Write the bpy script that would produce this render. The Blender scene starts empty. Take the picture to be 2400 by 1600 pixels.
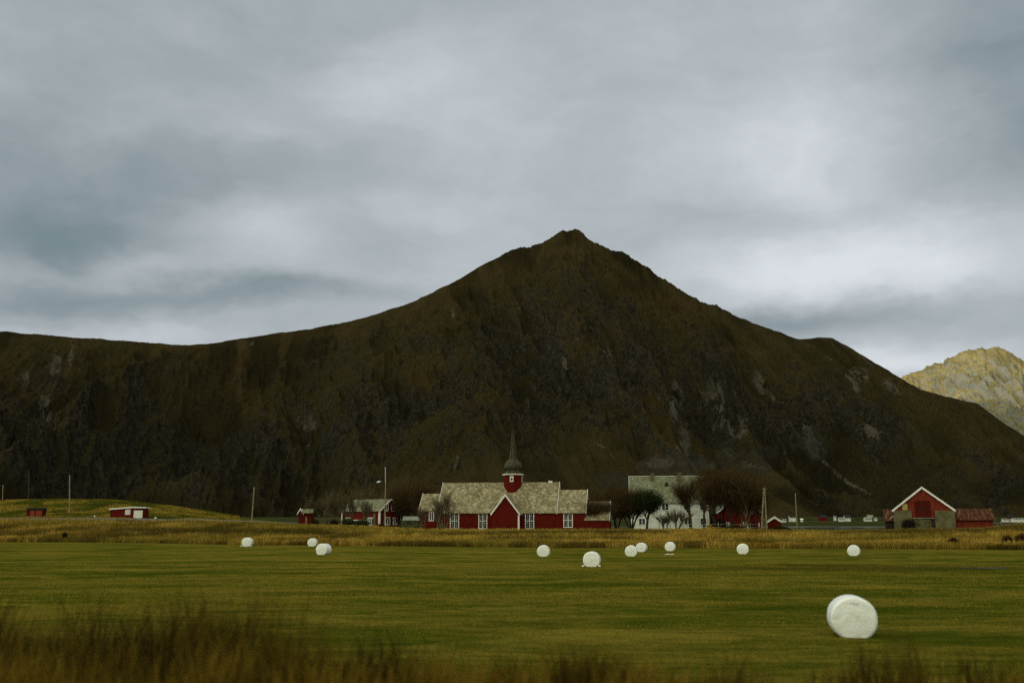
import bpy, math, random
import numpy as np
from mathutils import Vector, Matrix
sc = bpy.context.scene
R = math.radians
random.seed(4); rng = np.random.default_rng(7)

# ------------------------------------------------------------- camera
F = 2400*35/36.0                       # focal length in photograph pixels
HOR = 1230.0                           # photo row of the eye level
PITCH = math.atan((HOR-800)/F)
CAMZ = 3.2
cam = bpy.data.objects.new('camera', bpy.data.cameras.new('camera'))
sc.collection.objects.link(cam); sc.camera = cam
cam.location = (0, 0, CAMZ); cam.rotation_euler = (math.pi/2+PITCH, 0, 0)
cam.data.lens = 35; cam.data.sensor_width = 36; cam.data.clip_end = 80000; cam.data.clip_start = .1
cam.data.dof.use_dof = True; cam.data.dof.focus_distance = 210; cam.data.dof.aperture_fstop = 0.55

# ------------------------------------------------------------- light
SUN_EL = R(5); SUN_DIR = Vector((0.60, 0.80, 0)).normalized()   # horizontal travel direction of sunlight
w = bpy.data.worlds.new('World'); sc.world = w; w.use_nodes = True
sun = bpy.data.objects.new('sun', bpy.data.lights.new('sun', 'SUN')); sc.collection.objects.link(sun)
sun.data.energy = 3.3; sun.data.angle = R(0.5); sun.data.color = (1.0, .88, .70)
sd = Vector((SUN_DIR.x*math.cos(SUN_EL), SUN_DIR.y*math.cos(SUN_EL), -math.sin(SUN_EL)))
sun.rotation_euler = sd.to_track_quat('-Z', 'Y').to_euler()
sc.view_settings.view_transform = 'Standard'; sc.view_settings.look = 'None'
sc.view_settings.gamma = 1; sc.view_settings.exposure = 0; sc.view_settings.use_curve_mapping = False
sc.cycles.use_denoising = False; sc.cycles.use_adaptive_sampling = False; sc.cycles.sample_clamp_indirect = 2.0; sc.cycles.max_bounces = 8; sc.cycles.diffuse_bounces = 3

def ray(px, py):
    x = (px-1200)/F; u = (800-py)/F
    return Vector((x, math.cos(PITCH)-math.sin(PITCH)*u, math.sin(PITCH)+math.cos(PITCH)*u))
def at(px, py, Y):
    d = ray(px, py); return Vector((0, 0, CAMZ)) + d*(Y/d.y)

class NT:
    """small helper for writing node trees"""
    def __init__(s, tree): s.t = tree; tree.nodes.clear()
    def n(s, typ, ins=None, **kw):
        nd = s.t.nodes.new(typ)
        for k, v in kw.items(): setattr(nd, k, v)
        for k, v in (ins or {}).items():
            if isinstance(v, bpy.types.NodeSocket): s.t.links.new(v, nd.inputs[k])
            else: nd.inputs[k].default_value = v
        return nd
    def math(s, op, a, b=0.0, c=0.0, clamp=False):
        nd = s.n('ShaderNodeMath', operation=op, use_clamp=clamp)
        for i, v in enumerate((a, b, c)):
            if isinstance(v, bpy.types.NodeSocket): s.t.links.new(v, nd.inputs[i])
            else: nd.inputs[i].default_value = v
        return nd.outputs[0]
    def vmath(s, op, a, b=(0, 0, 0)):
        nd = s.n('ShaderNodeVectorMath', operation=op)
        for i, v in enumerate((a, b)):
            if isinstance(v, bpy.types.NodeSocket): s.t.links.new(v, nd.inputs[i])
            else: nd.inputs[i].default_value = v
        return nd
    def noise(s, vec, scale, detail=4, rough=.55, dist=0.0, out=0):
        return s.n('ShaderNodeTexNoise', {'Vector': vec, 'Scale': scale, 'Detail': detail, 'Roughness': rough, 'Distortion': dist}).outputs[out]
    def mapr(s, v, a, b, c=0.0, d=1.0, smooth=True):
        nd = s.n('ShaderNodeMapRange', {'Value': v, 'From Min': a, 'From Max': b, 'To Min': c, 'To Max': d})
        if smooth: nd.interpolation_type = 'SMOOTHSTEP'
        return nd.outputs[0]
    def mix(s, f, a, b, mode='MIX'):
        nd = s.n('ShaderNodeMix', data_type='RGBA', blend_type=mode)
        for i, v in ((0, f), (6, a), (7, b)):
            if isinstance(v, bpy.types.NodeSocket): s.t.links.new(v, nd.inputs[i])
            else: nd.inputs[i].default_value = (v if i == 0 else tuple(v)+((1,) if len(v) == 3 else ()))
        return nd.outputs[2]
    def scalev(s, vec, sc_):
        return s.n('ShaderNodeMapping', {'Vector': vec, 'Scale': sc_}).outputs[0]

# world: Nishita sky behind a nearly closed, streaky cloud cover
N = NT(w.node_tree)
tc = N.n('ShaderNodeTexCoord').outputs['Generated']
sky = N.n('ShaderNodeTexSky', sky_type='NISHITA'); sky.sun_disc = False
sky.sun_elevation = SUN_EL; sky.sun_rotation = math.atan2(-SUN_DIR.x, -SUN_DIR.y) % (2*math.pi)
dn = N.vmath('NORMALIZE', tc).outputs[0]
warp = N.noise(N.scalev(dn, (1.6, 1.6, 3.0)), 2.2, 5, .6, out=1)
wv = N.vmath('ADD', dn, N.vmath('SCALE', N.vmath('SUBTRACT', warp, (.5, .5, .5)).outputs[0]).outputs[0]).outputs[0]
for nd in N.t.nodes:
    if nd.type == 'VECT_MATH' and nd.operation == 'SCALE': nd.inputs['Scale'].default_value = .13
def blob(px, py, wx, wy):
    """soft patch of sky in a given compass direction: 1 in its middle, 0 outside"""
    c = ray(px, py).normalized()
    df = N.vmath('SUBTRACT', wv, tuple(c)).outputs[0]
    ln = N.vmath('LENGTH', N.scalev(df, (F/wx, F/wx*.6, F/wy))).outputs['Value']
    return N.mapr(ln, 0.0, 1.0, 1.0, 0.0)
st = N.scalev(wv, (1.0, 1.0, 2.7))
n1 = N.noise(st, 2.6, 7, .55)
n2 = N.noise(N.scalev(wv, (1.2, 1.0, 2.0)), 6.5, 6, .6)
val = N.math('MULTIPLY_ADD', N.math('SUBTRACT', n1, .5), .85, .56)
val = N.math('MULTIPLY_ADD', N.math('SUBTRACT', n2, .5), .26, val)
for px, py, wx, wy, a in ((1900, 330, 620, 170, .28), (2200, 560, 640, 230, .38), (1250, 120, 900, 300, .13), (1000, 300, 620, 260, .14),
                          (620, 560, 330, 110, .22), (250, 640, 420, 90, .16), (1150, 520, 500, 130, .10), (2150, 850, 460, 80, .40), (1950, 600, 380, 110, .14), (1700, 620, 300, 90, .12),
                          (60, 420, 640, 260, -.32), (100, 560, 600, 120, -.12), (430, 705, 760, 60, -.32), (2440, 200, 480, 330, -.46), (1950, 730, 560, 60, -.26),
                          (300, 170, 500, 230, -.10), (250, 790, 400, 40, .20), (700, 430, 500, 90, -.16), (100, 560, 300, 80, -.1)):
    val = N.math('MULTIPLY_ADD', blob(px, py, wx, wy), a, val)
cr = N.n('ShaderNodeValToRGB', {'Fac': val}); el = cr.color_ramp.elements
el[0].position = 0.0; el[0].color = (.120, .180, .210, 1); el[1].position = 1.0; el[1].color = (.66, .685, .73, 1)
for p, c in ((.25, (.222, .268, .295)), (.45, (.325, .362, .390)), (.62, (.410, .440, .474)), (.8, (.51, .535, .58))):
    e = el.new(p); e.color = c+(1,)
for e in el: e.color = (e.color[0]*1.10, e.color[1]*1.125, e.color[2]*1.11, 1)
below = N.mapr(N.n('ShaderNodeSeparateXYZ', {'Vector': dn}).outputs[2], -.05, 0.0)
cl = N.mix(below, (.06, .06, .03), cr.outputs[0])
skys = N.vmath('SCALE', sky.outputs[0]); skys.inputs['Scale'].default_value = .08
full = N.mix(.95, skys.outputs[0], cl)
# the low sun stands behind the camera: the cloud cover is brighter on its side
full = N.mix(N.mapr(N.vmath('DOT_PRODUCT', dn, tuple(Vector((-.3, -.9, .1)).normalized())).outputs['Value'], -.2, .5), full, N.mix(1.0, full, (1.10, 1.0, .70), 'MULTIPLY'))
side = N.vmath('DOT_PRODUCT', dn, tuple(Vector((-.70, -.66, .28)).normalized())).outputs['Value']
bright = N.vmath('SCALE', full); N.t.links.new(N.mapr(side, -.1, .75, 1.0, 3.8), bright.inputs['Scale']); full = bright.outputs[0]
bg = N.n('ShaderNodeBackground', {'Color': full, 'Strength': 1.0})
N.n('ShaderNodeOutputWorld', {'Surface': bg.outputs[0]})

# ------------------------------------------------------------- numpy noise
def _h(ix, iy, seed):
    n = (ix.astype(np.int64)*374761393 + iy.astype(np.int64)*668265263 + seed*974711) & 0xffffffff
    n = ((n ^ (n >> 13))*1274126177) & 0xffffffff
    n = (n ^ (n >> 16)) & 0xffffffff
    return n/4294967295.0
def vnoise(x, y, seed=0):
    x = np.asarray(x, float); y = np.asarray(y, float)
    ix = np.floor(x); iy = np.floor(y); fx = x-ix; fy = y-iy
    fx = fx*fx*fx*(fx*(fx*6-15)+10); fy = fy*fy*fy*(fy*(fy*6-15)+10)
    a = _h(ix, iy, seed); b = _h(ix+1, iy, seed); c = _h(ix, iy+1, seed); d = _h(ix+1, iy+1, seed)
    return (a*(1-fx)+b*fx)*(1-fy)+(c*(1-fx)+d*fx)*fy
def fbm(x, y, seed=0, o=5, g=.5):
    s = 0; a = 1; t = 0
    for i in range(o):
        s = s+a*vnoise(x*2**i+i*17.3, y*2**i-i*9.1, seed+i); t += a; a *= g
    return s/t
def ridged(x, y, seed=0, o=5, g=.5):
    s = 0; a = 1; t = 0
    for i in range(o):
        s = s+a*(1-abs(2*vnoise(x*2**i+i*11.7, y*2**i+i*5.3, seed+i)-1)); t += a; a *= g
    return s/t
def sstep(a, b, x):
    t = np.clip((x-a)/(b-a), 0, 1); return t*t*(3-2*t)

# ------------------------------------------------------------- object helpers
def tag(o, label=None, cat=None, group=None, kind=None):
    if label: o['label'] = label
    if cat: o['category'] = cat
    if group: o['group'] = group
    if kind: o['kind'] = kind
    return o
def empty(name, loc, rz=0, **kw):
    o = bpy.data.objects.new(name, None); sc.collection.objects.link(o); o.empty_display_size = .3
    o.location = loc; o.rotation_euler = (0, 0, rz); return tag(o, **kw)
def np_mesh(name, V, Fq, mat, parent=None, cols=None, smooth=False, extra=None):
    me = bpy.data.meshes.new(name); V = np.asarray(V, np.float32); Fq = np.asarray(Fq, np.int32)
    k = Fq.shape[1]
    me.vertices.add(len(V)); me.vertices.foreach_set('co', V.ravel())
    me.loops.add(Fq.size); me.loops.foreach_set('vertex_index', Fq.ravel())
    me.polygons.add(len(Fq)); me.polygons.foreach_set('loop_start', np.arange(0, Fq.size, k, dtype=np.int32))
    me.polygons.foreach_set('loop_total', np.full(len(Fq), k, np.int32))
    me.update(calc_edges=True)
    if cols is not None:
        ca = me.color_attributes.new('Col', 'FLOAT_COLOR', 'POINT')
        c4 = np.ones((len(V), 4), np.float32); c4[:, :3] = cols; ca.data.foreach_set('color', c4.ravel())
    for nm, arr in (extra or {}).items():
        at_ = me.attributes.new(nm, 'FLOAT', 'POINT'); at_.data.foreach_set('value', np.asarray(arr, np.float32))
    if smooth: me.polygons.foreach_set('use_smooth', np.ones(len(Fq), bool))
    me.materials.append(mat)
    o = bpy.data.objects.new(name, me); sc.collection.objects.link(o)
    if parent: o.parent = parent
    return o
def grid_faces(nr, nc):
    i = np.arange(nr-1)[:, None]*nc+np.arange(nc-1)[None, :]
    return np.stack([i, i+1, i+nc+1, i+nc], -1).reshape(-1, 4)

class MB:
    def __init__(s): s.v = []; s.f = []; s.uv = []
    def face(s, pts, uv=None):
        b = len(s.v); s.v += [tuple(p) for p in pts]; s.f.append(tuple(range(b, b+len(pts))))
        s.uv += list(uv) if uv else [(p[0], p[2]) for p in pts]
    def box(s, a, b, M=None):
        (x0, y0, z0), (x1, y1, z1) = a, b
        c = [Vector(p) for p in ((x0, y0, z0), (x1, y0, z0), (x1, y1, z0), (x0, y1, z0), (x0, y0, z1), (x1, y0, z1), (x1, y1, z1), (x0, y1, z1))]
        if M: c = [M @ p for p in c]
        for q in ((3, 2, 1, 0), (4, 5, 6, 7), (0, 1, 5, 4), (1, 2, 6, 5), (2, 3, 7, 6), (3, 0, 4, 7)):
            s.face([c[i] for i in q])
    def prism(s, poly, y0, y1):
        """polygon in x,z swept along y"""
        n = len(poly)
        s.face([(x, y0, z) for x, z in poly]); s.face([(x, y1, z) for x, z in reversed(poly)])
        for i in range(n):
            (xa, za), (xb, zb) = poly[i], poly[(i+1) % n]
            s.face([(xa, y0, za), (xa, y1, za), (xb, y1, zb), (xb, y0, zb)])
    def tube(s, p, q, r0, r1, n=6):
        p = Vector(p); q = Vector(q); d = (q-p)
        if d.length < 1e-6: return
        m = d.to_track_quat('Z', 'Y').to_matrix()
        A = [p+m @ Vector((math.cos(2*math.pi*i/n)*r0, math.sin(2*math.pi*i/n)*r0, 0)) for i in range(n)]
        B = [q+m @ Vector((math.cos(2*math.pi*i/n)*r1, math.sin(2*math.pi*i/n)*r1, 0)) for i in range(n)]
        for i in range(n):
            j = (i+1) % n; s.face([A[i], A[j], B[j], B[i]])
        s.face(B); s.face(A[::-1])
    def lathe(s, prof, c, n=8, rot=0):
        for (r0, z0), (r1, z1) in zip(prof[:-1], prof[1:]):
            for i in range(n):
                a = 2*math.pi*i/n+rot; b = 2*math.pi*(i+1)/n+rot
                s.face([(c[0]+r0*math.cos(a), c[1]+r0*math.sin(a), c[2]+z0), (c[0]+r0*math.cos(b), c[1]+r0*math.sin(b), c[2]+z0),
                        (c[0]+r1*math.cos(b), c[1]+r1*math.sin(b), c[2]+z1), (c[0]+r1*math.cos(a), c[1]+r1*math.sin(a), c[2]+z1)])
    def build(s, name, mat, parent=None, smooth=False, **kw):
        me = bpy.data.meshes.new(name); me.from_pydata(s.v, [], s.f)
        uvl = me.uv_layers.new(name='UVMap'); uvl.data.foreach_set('uv', [c for p in s.uv for c in p])
        if smooth:
            for p in me.polygons: p.use_smooth = True
        me.materials.append(mat); me.update()
        o = bpy.data.objects.new(name, me); sc.collection.objects.link(o)
        if parent: o.parent = parent
        return tag(o, **kw)

# ------------------------------------------------------------- materials
M = {}
def mat(name, fn, rough=.8, spec=.04):
    m = bpy.data.materials.new(name); m.use_nodes = True; t = NT(m.node_tree)
    b = t.n('ShaderNodeBsdfPrincipled'); b.inputs['Roughness'].default_value = rough; b.inputs['Specular IOR Level'].default_value = spec
    t.n('ShaderNodeOutputMaterial', {'Surface': b.outputs[0]})
    t.oc = t.n('ShaderNodeTexCoord').outputs['Object']; t.uv = t.n('ShaderNodeTexCoord').outputs['UV']
    t.b = b; fn(t, b); M[name] = m; return m
def setc(t, b, col):
    if isinstance(col, bpy.types.NodeSocket): t.t.links.new(col, b.inputs['Base Color'])
    else: b.inputs['Base Color'].default_value = tuple(col)+(1,)
def bump(t, b, h, st=.3, d=.1):
    n = t.n('ShaderNodeBump', {'Height': h, 'Strength': st, 'Distance': d}); t.t.links.new(n.outputs[0], b.inputs['Normal'])
def painted(c1, c2, boards=6.0, wear=None):
    def fn(t, b):
        s = t.scalev(t.oc, (boards, boards, .35)); n = t.noise(s, 1.0, 3, .6)
        c = t.mix(t.mapr(n, .3, .7), c1, c2)
        n2 = t.noise(t.oc, .5, 4, .6); c = t.mix(t.mapr(n2, .45, .75, 0, .5), c, [x*.6 for x in c1])
        if wear: c = t.mix(t.mapr(t.noise(t.scalev(t.oc, (1, 1, 2.5)), 1.6, 6, .7), .58, .7, 0, .85), c, wear)
        setc(t, b, c)
        sx = t.n('ShaderNodeSeparateXYZ', {'Vector': t.oc}); f = t.math('FRACT', t.math('MULTIPLY', t.math('ADD', sx.outputs[0], sx.outputs[1]), boards))
        bump(t, b, t.mapr(f, .0, .15), .5, .02)
    return fn
mat('red_paint', painted((.070, .0065, .0040), (.110, .010, .006)))
mat('red_paint_faded', painted((.120, .020, .011), (.165, .030, .017), 5, (.17, .09, .05)))
mat('red_paint_dark', painted((.055, .007, .005), (.080, .010, .007)))
mat('red_paint_bright', painted((.20, .045, .025), (.26, .06, .035)))
def plain(c1, c2, sc_=2.0, st=.2):
    def fn(t, b):
        setc(t, b, t.mix(t.mapr(t.noise(t.oc, sc_, 5, .6), .35, .68), c1, c2)); bump(t, b, t.noise(t.oc, sc_*6, 4, .6), st, .05)
    return fn
mat('white_paint', plain((.62, .62, .58), (.74, .74, .70), 1.5), .6)
mat('white_wall', plain((.50, .51, .47), (.62, .63, .58), .6), .7)
mat('glass_dark', plain((.012, .014, .016), (.03, .034, .036), 1.2, 0), .12, .12)
mat('dark_wood', plain((.02, .014, .010), (.035, .025, .018)))
mat('concrete', plain((.078, .071, .036), (.130, .116, .062), .9))
mat('stone_mossy', plain((.025, .030, .012), (.10, .10, .05), 1.6, .6))
mat('pole_wood', plain((.16, .14, .08), (.25, .22, .14), 3))
mat('pole_dark', plain((.05, .032, .02), (.08, .055, .035), 3))
mat('metal_white', plain((.45, .46, .44), (.55, .55, .52), 3), .5)
mat('grey_sheet', plain((.16, .17, .14), (.24, .24, .20), 1.0))
mat('black_roof', plain((.018, .018, .024), (.03, .03, .036), 2))
mat('yellow_board', plain((.30, .24, .08), (.36, .29, .11), 2))
mat('gravel', plain((.09, .09, .075), (.14, .14, .12), .6))
def slate(c1, c2, c3, size=2.35):
    def fn(t, b):
        r = t.n('ShaderNodeMapping', {'Vector': t.uv, 'Rotation': (0, 0, math.pi/4), 'Scale': (size, size, 1)}).outputs[0]
        fl = t.vmath('FLOOR', r).outputs[0]; fr = t.vmath('FRACTION', r).outputs[0]
        wn = t.n('ShaderNodeTexWhiteNoise', {'Vector': fl}, noise_dimensions='2D').outputs['Value']
        c = t.mix(t.mapr(wn, .0, .8, smooth=False), c1, c2); c = t.mix(t.mapr(wn, .86, .9, 0, .45), c, c3)
        c = t.mix(t.mapr(t.noise(t.uv, .30, 6, .7), .42, .68, 0, .7), c, (.105, .088, .040))
        sx = t.n('ShaderNodeSeparateXYZ', {'Vector': fr})
        ed = t.math('MINIMUM', t.mapr(sx.outputs[0], 0, .13), t.mapr(sx.outputs[1], 0, .13))
        c = t.mix(t.math('MULTIPLY', t.math('SUBTRACT', 1.0, ed), .75), c, (.03, .03, .018)); setc(t, b, c)
        bump(t, b, t.math('ADD', t.math('MULTIPLY', ed, .6), t.math('MULTIPLY', wn, .8)), .8, .04)
    return fn
mat('slate_roof', slate((.145, .125, .070), (.300, .262, .160), (.46, .42, .30)), .65)
mat('slate_green', slate((.110, .118, .070), (.190, .200, .130), (.32, .32, .24), 2.9), .65)
def rusty(t, b):
    n = t.noise(t.scalev(t.oc, (2.2, .5, .5)), 1.3, 5, .65); c = t.mix(t.mapr(n, .35, .6), (.030, .013, .008), (.085, .031, .014))
    c = t.mix(t.mapr(t.noise(t.scalev(t.oc, (3.5, .25, .25)), 1.1, 4, .6), .58, .68, 0, .55), c, (.26, .17, .085)); setc(t, b, c)
    sx = t.n('ShaderNodeSeparateXYZ', {'Vector': t.oc}).outputs[0]; bump(t, b, t.math('SINE', t.math('MULTIPLY', sx, 24.0)), .6, .03)
mat('rusty_sheet', rusty, .7)
def shingle(t, b):
    n = t.noise(t.scalev(t.oc, (1, 1, .3)), 3.0, 5, .6); setc(t, b, t.mix(t.mapr(n, .3, .7), (.034, .033, .020), (.075, .072, .043)))
    bump(t, b, t.noise(t.oc, 14, 3, .6), .5, .03)
mat('spire_cladding', shingle, .7)
def bale_fn(t, b):
    n = t.noise(t.scalev(t.oc, (2, 4, 2)), 3.0, 5, .65)
    c = t.mix(t.mapr(n, .3, .75), (.71, .735, .71), (.80, .82, .81)); c = t.mix(t.mapr(t.noise(t.oc, 2.5, 4, .6), .56, .70, 0, .4), c, (.45, .44, .32))
    setc(t, b, c); bump(t, b, t.math('ADD', t.noise(t.scalev(t.oc, (1, .5, 4)), 2.2, 3, .5), t.math('MULTIPLY', n, .3)), .22, .05)
mat('bale_plastic', bale_fn, .42, .5)
def vcol(t, b, k=.35, sc_=3.0):
    c = t.n('ShaderNodeVertexColor', layer_name='Col').outputs[0]
    setc(t, b, c)
mat('blades', vcol, .9, 0); mat('twigs', vcol, .9, 0)
mat('bark', plain((.030, .020, .012), (.060, .042, .026), 2.5), .9, .1)
mat('bark_pale', plain((.07, .055, .032), (.13, .105, .06), 2.5), .9, .1)
def ground_fn(t, b):
    base = t.n('ShaderNodeVertexColor', layer_name='Col').outputs[0]
    fld = t.n('ShaderNodeAttribute', attribute_name='field').outputs['Fac']
    a = t.noise(t.scalev(t.oc, (.13, .27, 1)), 1.0, 9, .68, .6)
    a2 = t.noise(t.scalev(t.oc, (.6, 1.9, 1)), 1.0, 8, .72)
    a3 = t.noise(t.scalev(t.oc, (.07, .26, 1)), 1.0, 8, .72, 1.2)
    g = t.mix(t.mapr(a2, .3, .7), (.048, .062, .0045), (.100, .112, .0085))
    s = t.math('ADD', t.math('MULTIPLY', a, .6), t.math('ADD', t.math('MULTIPLY', a3, .42), t.math('MULTIPLY', a2, .34)))
    g = t.mix(t.mapr(s, .62, .80), g, (.250, .190, .028))
    g = t.mix(t.mapr(t.noise(t.scalev(t.oc, (.07, .14, 1)), 1.0, 7, .65), .50, .62, 0, .6), g, (.032, .052, .002))
    wet = t.vmath('LENGTH', t.vmath('MULTIPLY', t.vmath('SUBTRACT', t.oc, (26, 80, 0)).outputs[0], (.045, .11, 0)).outputs[0]).outputs['Value']; g = t.mix(t.mapr(t.math('ADD', wet, t.math('MULTIPLY', a2, .8)), .9, 1.3, .7, 0), g, (.050, .036, .009))
    pt = t.noise(t.scalev(t.oc, (.055, .10, 1)), 1.0, 7, .62, .8); g = t.mix(t.mapr(pt, .47, .60, 0, .85), g, t.mix(t.mapr(a2, .35, .65), (.110, .095, .011), (.270, .200, .028)))
    fine = t.noise(t.oc, 9.0, 5, .75)
    g = t.mix(t.mapr(fine, .35, .7, .55, 0), g, (.016, .020, .002))
    rough = t.mix(t.mapr(t.noise(t.oc, .8, 6, .7), .35, .7), base, t.mix(.5, base, (.02, .016, .004)))
    setc(t, b, t.mix(fld, rough, g)); bump(t, b, fine, .9, .12)
mat('ground', ground_fn, 1, 0)
def rock_fn(t, b):
    rk = t.n('ShaderNodeAttribute', attribute_name='rock').outputs['Fac']; pale = t.n('ShaderNodeAttribute', attribute_name='pale').outputs['Fac']
    br = t.n('ShaderNodeAttribute', attribute_name='brown').outputs['Fac']; relief_tint = t.n('ShaderNodeAttribute', attribute_name='relief_tint').outputs['Fac']
    p = t.scalev(t.oc, (1, .35, .35)); n = t.noise(p, .022, 8, .66); f = t.noise(t.oc, .11, 7, .75); big = t.noise(t.oc, .0035, 4, .55)
    heath = t.mix(t.mapr(n, .35, .65), (.042, .031, .0125), (.062, .046, .0190))
    heath = t.mix(t.mapr(t.math('ADD', relief_tint, t.math('MULTIPLY', t.math('SUBTRACT', n, .5), .5)), .1, .75), (.023, .0195, .0092), heath)  # gully bottoms darker: plant tone plus relief shade put into the colour
    heath = t.mix(t.mapr(big, .40, .62, 0, .7), heath, (.045, .038, .0165))
    heath = t.mix(t.math('MULTIPLY', br, t.mapr(f, .3, .6, .15, .6)), heath, (.072, .044, .016))
    rock = t.mix(t.mapr(f, .35, .65), (.019, .0170, .0120), (.058, .052, .037))
    m = t.mapr(t.math('ADD', rk, t.math('MULTIPLY', t.math('SUBTRACT', n, .5), 1.1)), .44, .70, 0, .9)
    c = t.mix(m, heath, rock)
    pm = t.math('MULTIPLY', t.mapr(t.math('ADD', pale, t.math('MULTIPLY', t.math('SUBTRACT', f, .5), 1.6)), .40, .62), .9)
    cr_ = t.math('ABSOLUTE', t.math('SUBTRACT', t.noise(t.scalev(t.oc, (1, .3, .3)), .045, 6, .7), .5)); c = t.mix(t.math('MULTIPLY', m, t.mapr(cr_, .0, .035, .7, 0)), c, (.010, .0095, .006))
    c = t.mix(pm, c, t.mix(t.mapr(n, .4, .6), (.062, .057, .041), (.122, .110, .082)))
    sr = t.n('ShaderNodeAttribute', attribute_name='scree').outputs['Fac']; c = t.mix(t.mapr(t.math('ADD', sr, t.math('MULTIPLY', t.math('SUBTRACT', n, .5), .8)), .3, .65, 0, .55), c, t.mix(t.mapr(f, .3, .7), (.040, .038, .028), (.062, .057, .042)))
    setc(t, b, c); bump(t, b, t.math('ADD', f, t.noise(t.oc, .4, 5, .7)), 1.0, 9.0)
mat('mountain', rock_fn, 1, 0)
def far_fn(t, b):
    n = t.noise(t.scalev(t.oc, (1, .5, 1)), .006, 8, .65); f = t.noise(t.oc, .014, 6, .6)
    rk = t.n('ShaderNodeAttribute', attribute_name='rock').outputs['Fac']
    c = t.mix(t.mapr(n, .38, .62), (.150, .130, .058), (.245, .205, .098)); m = t.mapr(t.math('ADD', rk, t.math('SUBTRACT', f, .5)), .35, .62)
    c = t.mix(m, c, t.mix(t.mapr(f, .35, .6), (.095, .10, .088), (.17, .168, .14))); setc(t, b, c); bump(t, b, f, 1.0, 45.0)
mat('far_mountain', far_fn, 1, 0)
def water_fn(t, b):
    setc(t, b, (.02, .03, .032)); bump(t, b, t.noise(t.scalev(t.oc, (.4, 1, 1)), 1.2, 4, .6), .35, .15)
mat('water', water_fn, .12, .6)

# ------------------------------------------------------------- terrain
COSP = math.cos(PITCH)
def px_of(X, Y): return 1200+F*(X/np.maximum(Y, 1.0))/COSP
EDGE = ([-3000, 0, 300, 600, 1200, 1800, 2400, 6000], [205, 196, 186, 166, 150, 140, 131, 125])
ZS = ([-3000, 0, 480, 700, 850, 1000, 1800, 1950, 2100, 2300, 2400, 6000], [4.4, 4.2, 3.9, 3.2, 2.6, 2.0, 2.0, 1.8, 2.0, 2.3, 3.0, 3.2])
def edge_y(px): return np.interp(px, *EDGE)
def gz(X, Y):
    X = np.asarray(X, float); Y = np.asarray(Y, float); px = px_of(X, Y)
    e = edge_y(px); zs = np.interp(px, *ZS)
    z = zs*sstep(0, 48, Y-e)
    z = z+(fbm(X/9, Y/9, 3, 3)-.5)*.35*sstep(0, 10, Y-e)+(fbm(X/30, Y/30, 5, 2)-.5)*.25*sstep(20, 60, Y)
    z = z*(1-sstep(330, 400, Y))-1.2*sstep(330, 400, Y)
    z = z+2.0*sstep(1050, 1150, Y)+np.clip(Y-1130, 0, 5000)*.036*(1-sstep(1500, 1900, Y))
    # knoll on the left
    kx = (px-140)/390.0; z = z+6.6*np.exp(-np.abs(kx)**2.6)*np.exp(-((Y-305)/38.0)**2)*(Y > 0)
    # roadside bank under the camera
    z = z+1.62*(1-sstep(9.0, 20.0, Y))*(Y > -4)
    return z
def g1(X, Y): return float(gz(np.array([X]), np.array([Y]))[0])
def gp(px, Y, dz=0.0):
    p = at(px, 1235, Y); return Vector((p.x, Y, g1(p.x, Y)+dz))

ys = np.concatenate([np.linspace(-60, 4, 8), np.linspace(5, 30, 60), np.linspace(30.5, 420, 420), np.linspace(425, 1060, 30), np.linspace(1065, 1700, 90), np.array([2200, 4000, 8000, 16000, 40000])])
us = np.concatenate([np.linspace(-6, -.72, 14), np.linspace(-.7, .7, 360), np.linspace(.72, 6, 14)])
YY, UU = np.meshgrid(ys, us, indexing='ij'); XX = UU*np.maximum(YY, 28)
ZZ = gz(XX, YY); ZZ = np.where(YY > 1900, -5, ZZ)
px = px_of(XX, YY); field = 1-sstep(-1.5, 1.5, YY-edge_y(px)+(fbm(XX/4, YY/4, 8, 3)-.5)*3)
col = np.empty(XX.shape+(3,)); col[:] = (.105, .066, .014)
def lay(c, m): 
    global col
    col = col*(1-m[..., None])+np.array(c)*m[..., None]
lay((.030, .026, .007), sstep(.5, .62, fbm(XX/14, YY/5, 21, 4)))
lay((.044, .050, .009), sstep(215, 232, YY)*sstep(.40, .6, fbm(XX/10, YY/10, 2, 3)))
lay((.105, .098, .014), sstep(240, 275, YY)*sstep(.45, .55, fbm(XX/5, YY/5, 12, 4)))
lay((.04, .038, .03), sstep(1020, 1060, YY)); lay((.16, .15, .12), sstep(1125, 1135, YY)*(1-sstep(1150, 1165, YY))*sstep(.4, .55, fbm(XX/60, YY/9, 33, 4)))
lay((.028, .036, .012), sstep(1155, 1180, YY)); lay((.05, .05, .02), sstep(1180, 1300, YY)*sstep(.45, .6, fbm(XX/50, YY/25, 9, 4)))
V = np.stack([XX, YY, ZZ], -1).reshape(-1, 3)
g = np_mesh('ground', V, grid_faces(len(ys), len(us)), M['ground'], cols=col.reshape(-1, 3), smooth=True, extra={'field': field.ravel()})
tag(g, kind='structure')
wt = MB(); wt.face([(-2600, 335, .95), (2600, 335, .95), (2600, 1260, .95), (-2600, 1260, .95)]); wt.build('fjord_water', M['water'], kind='structure')

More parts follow.
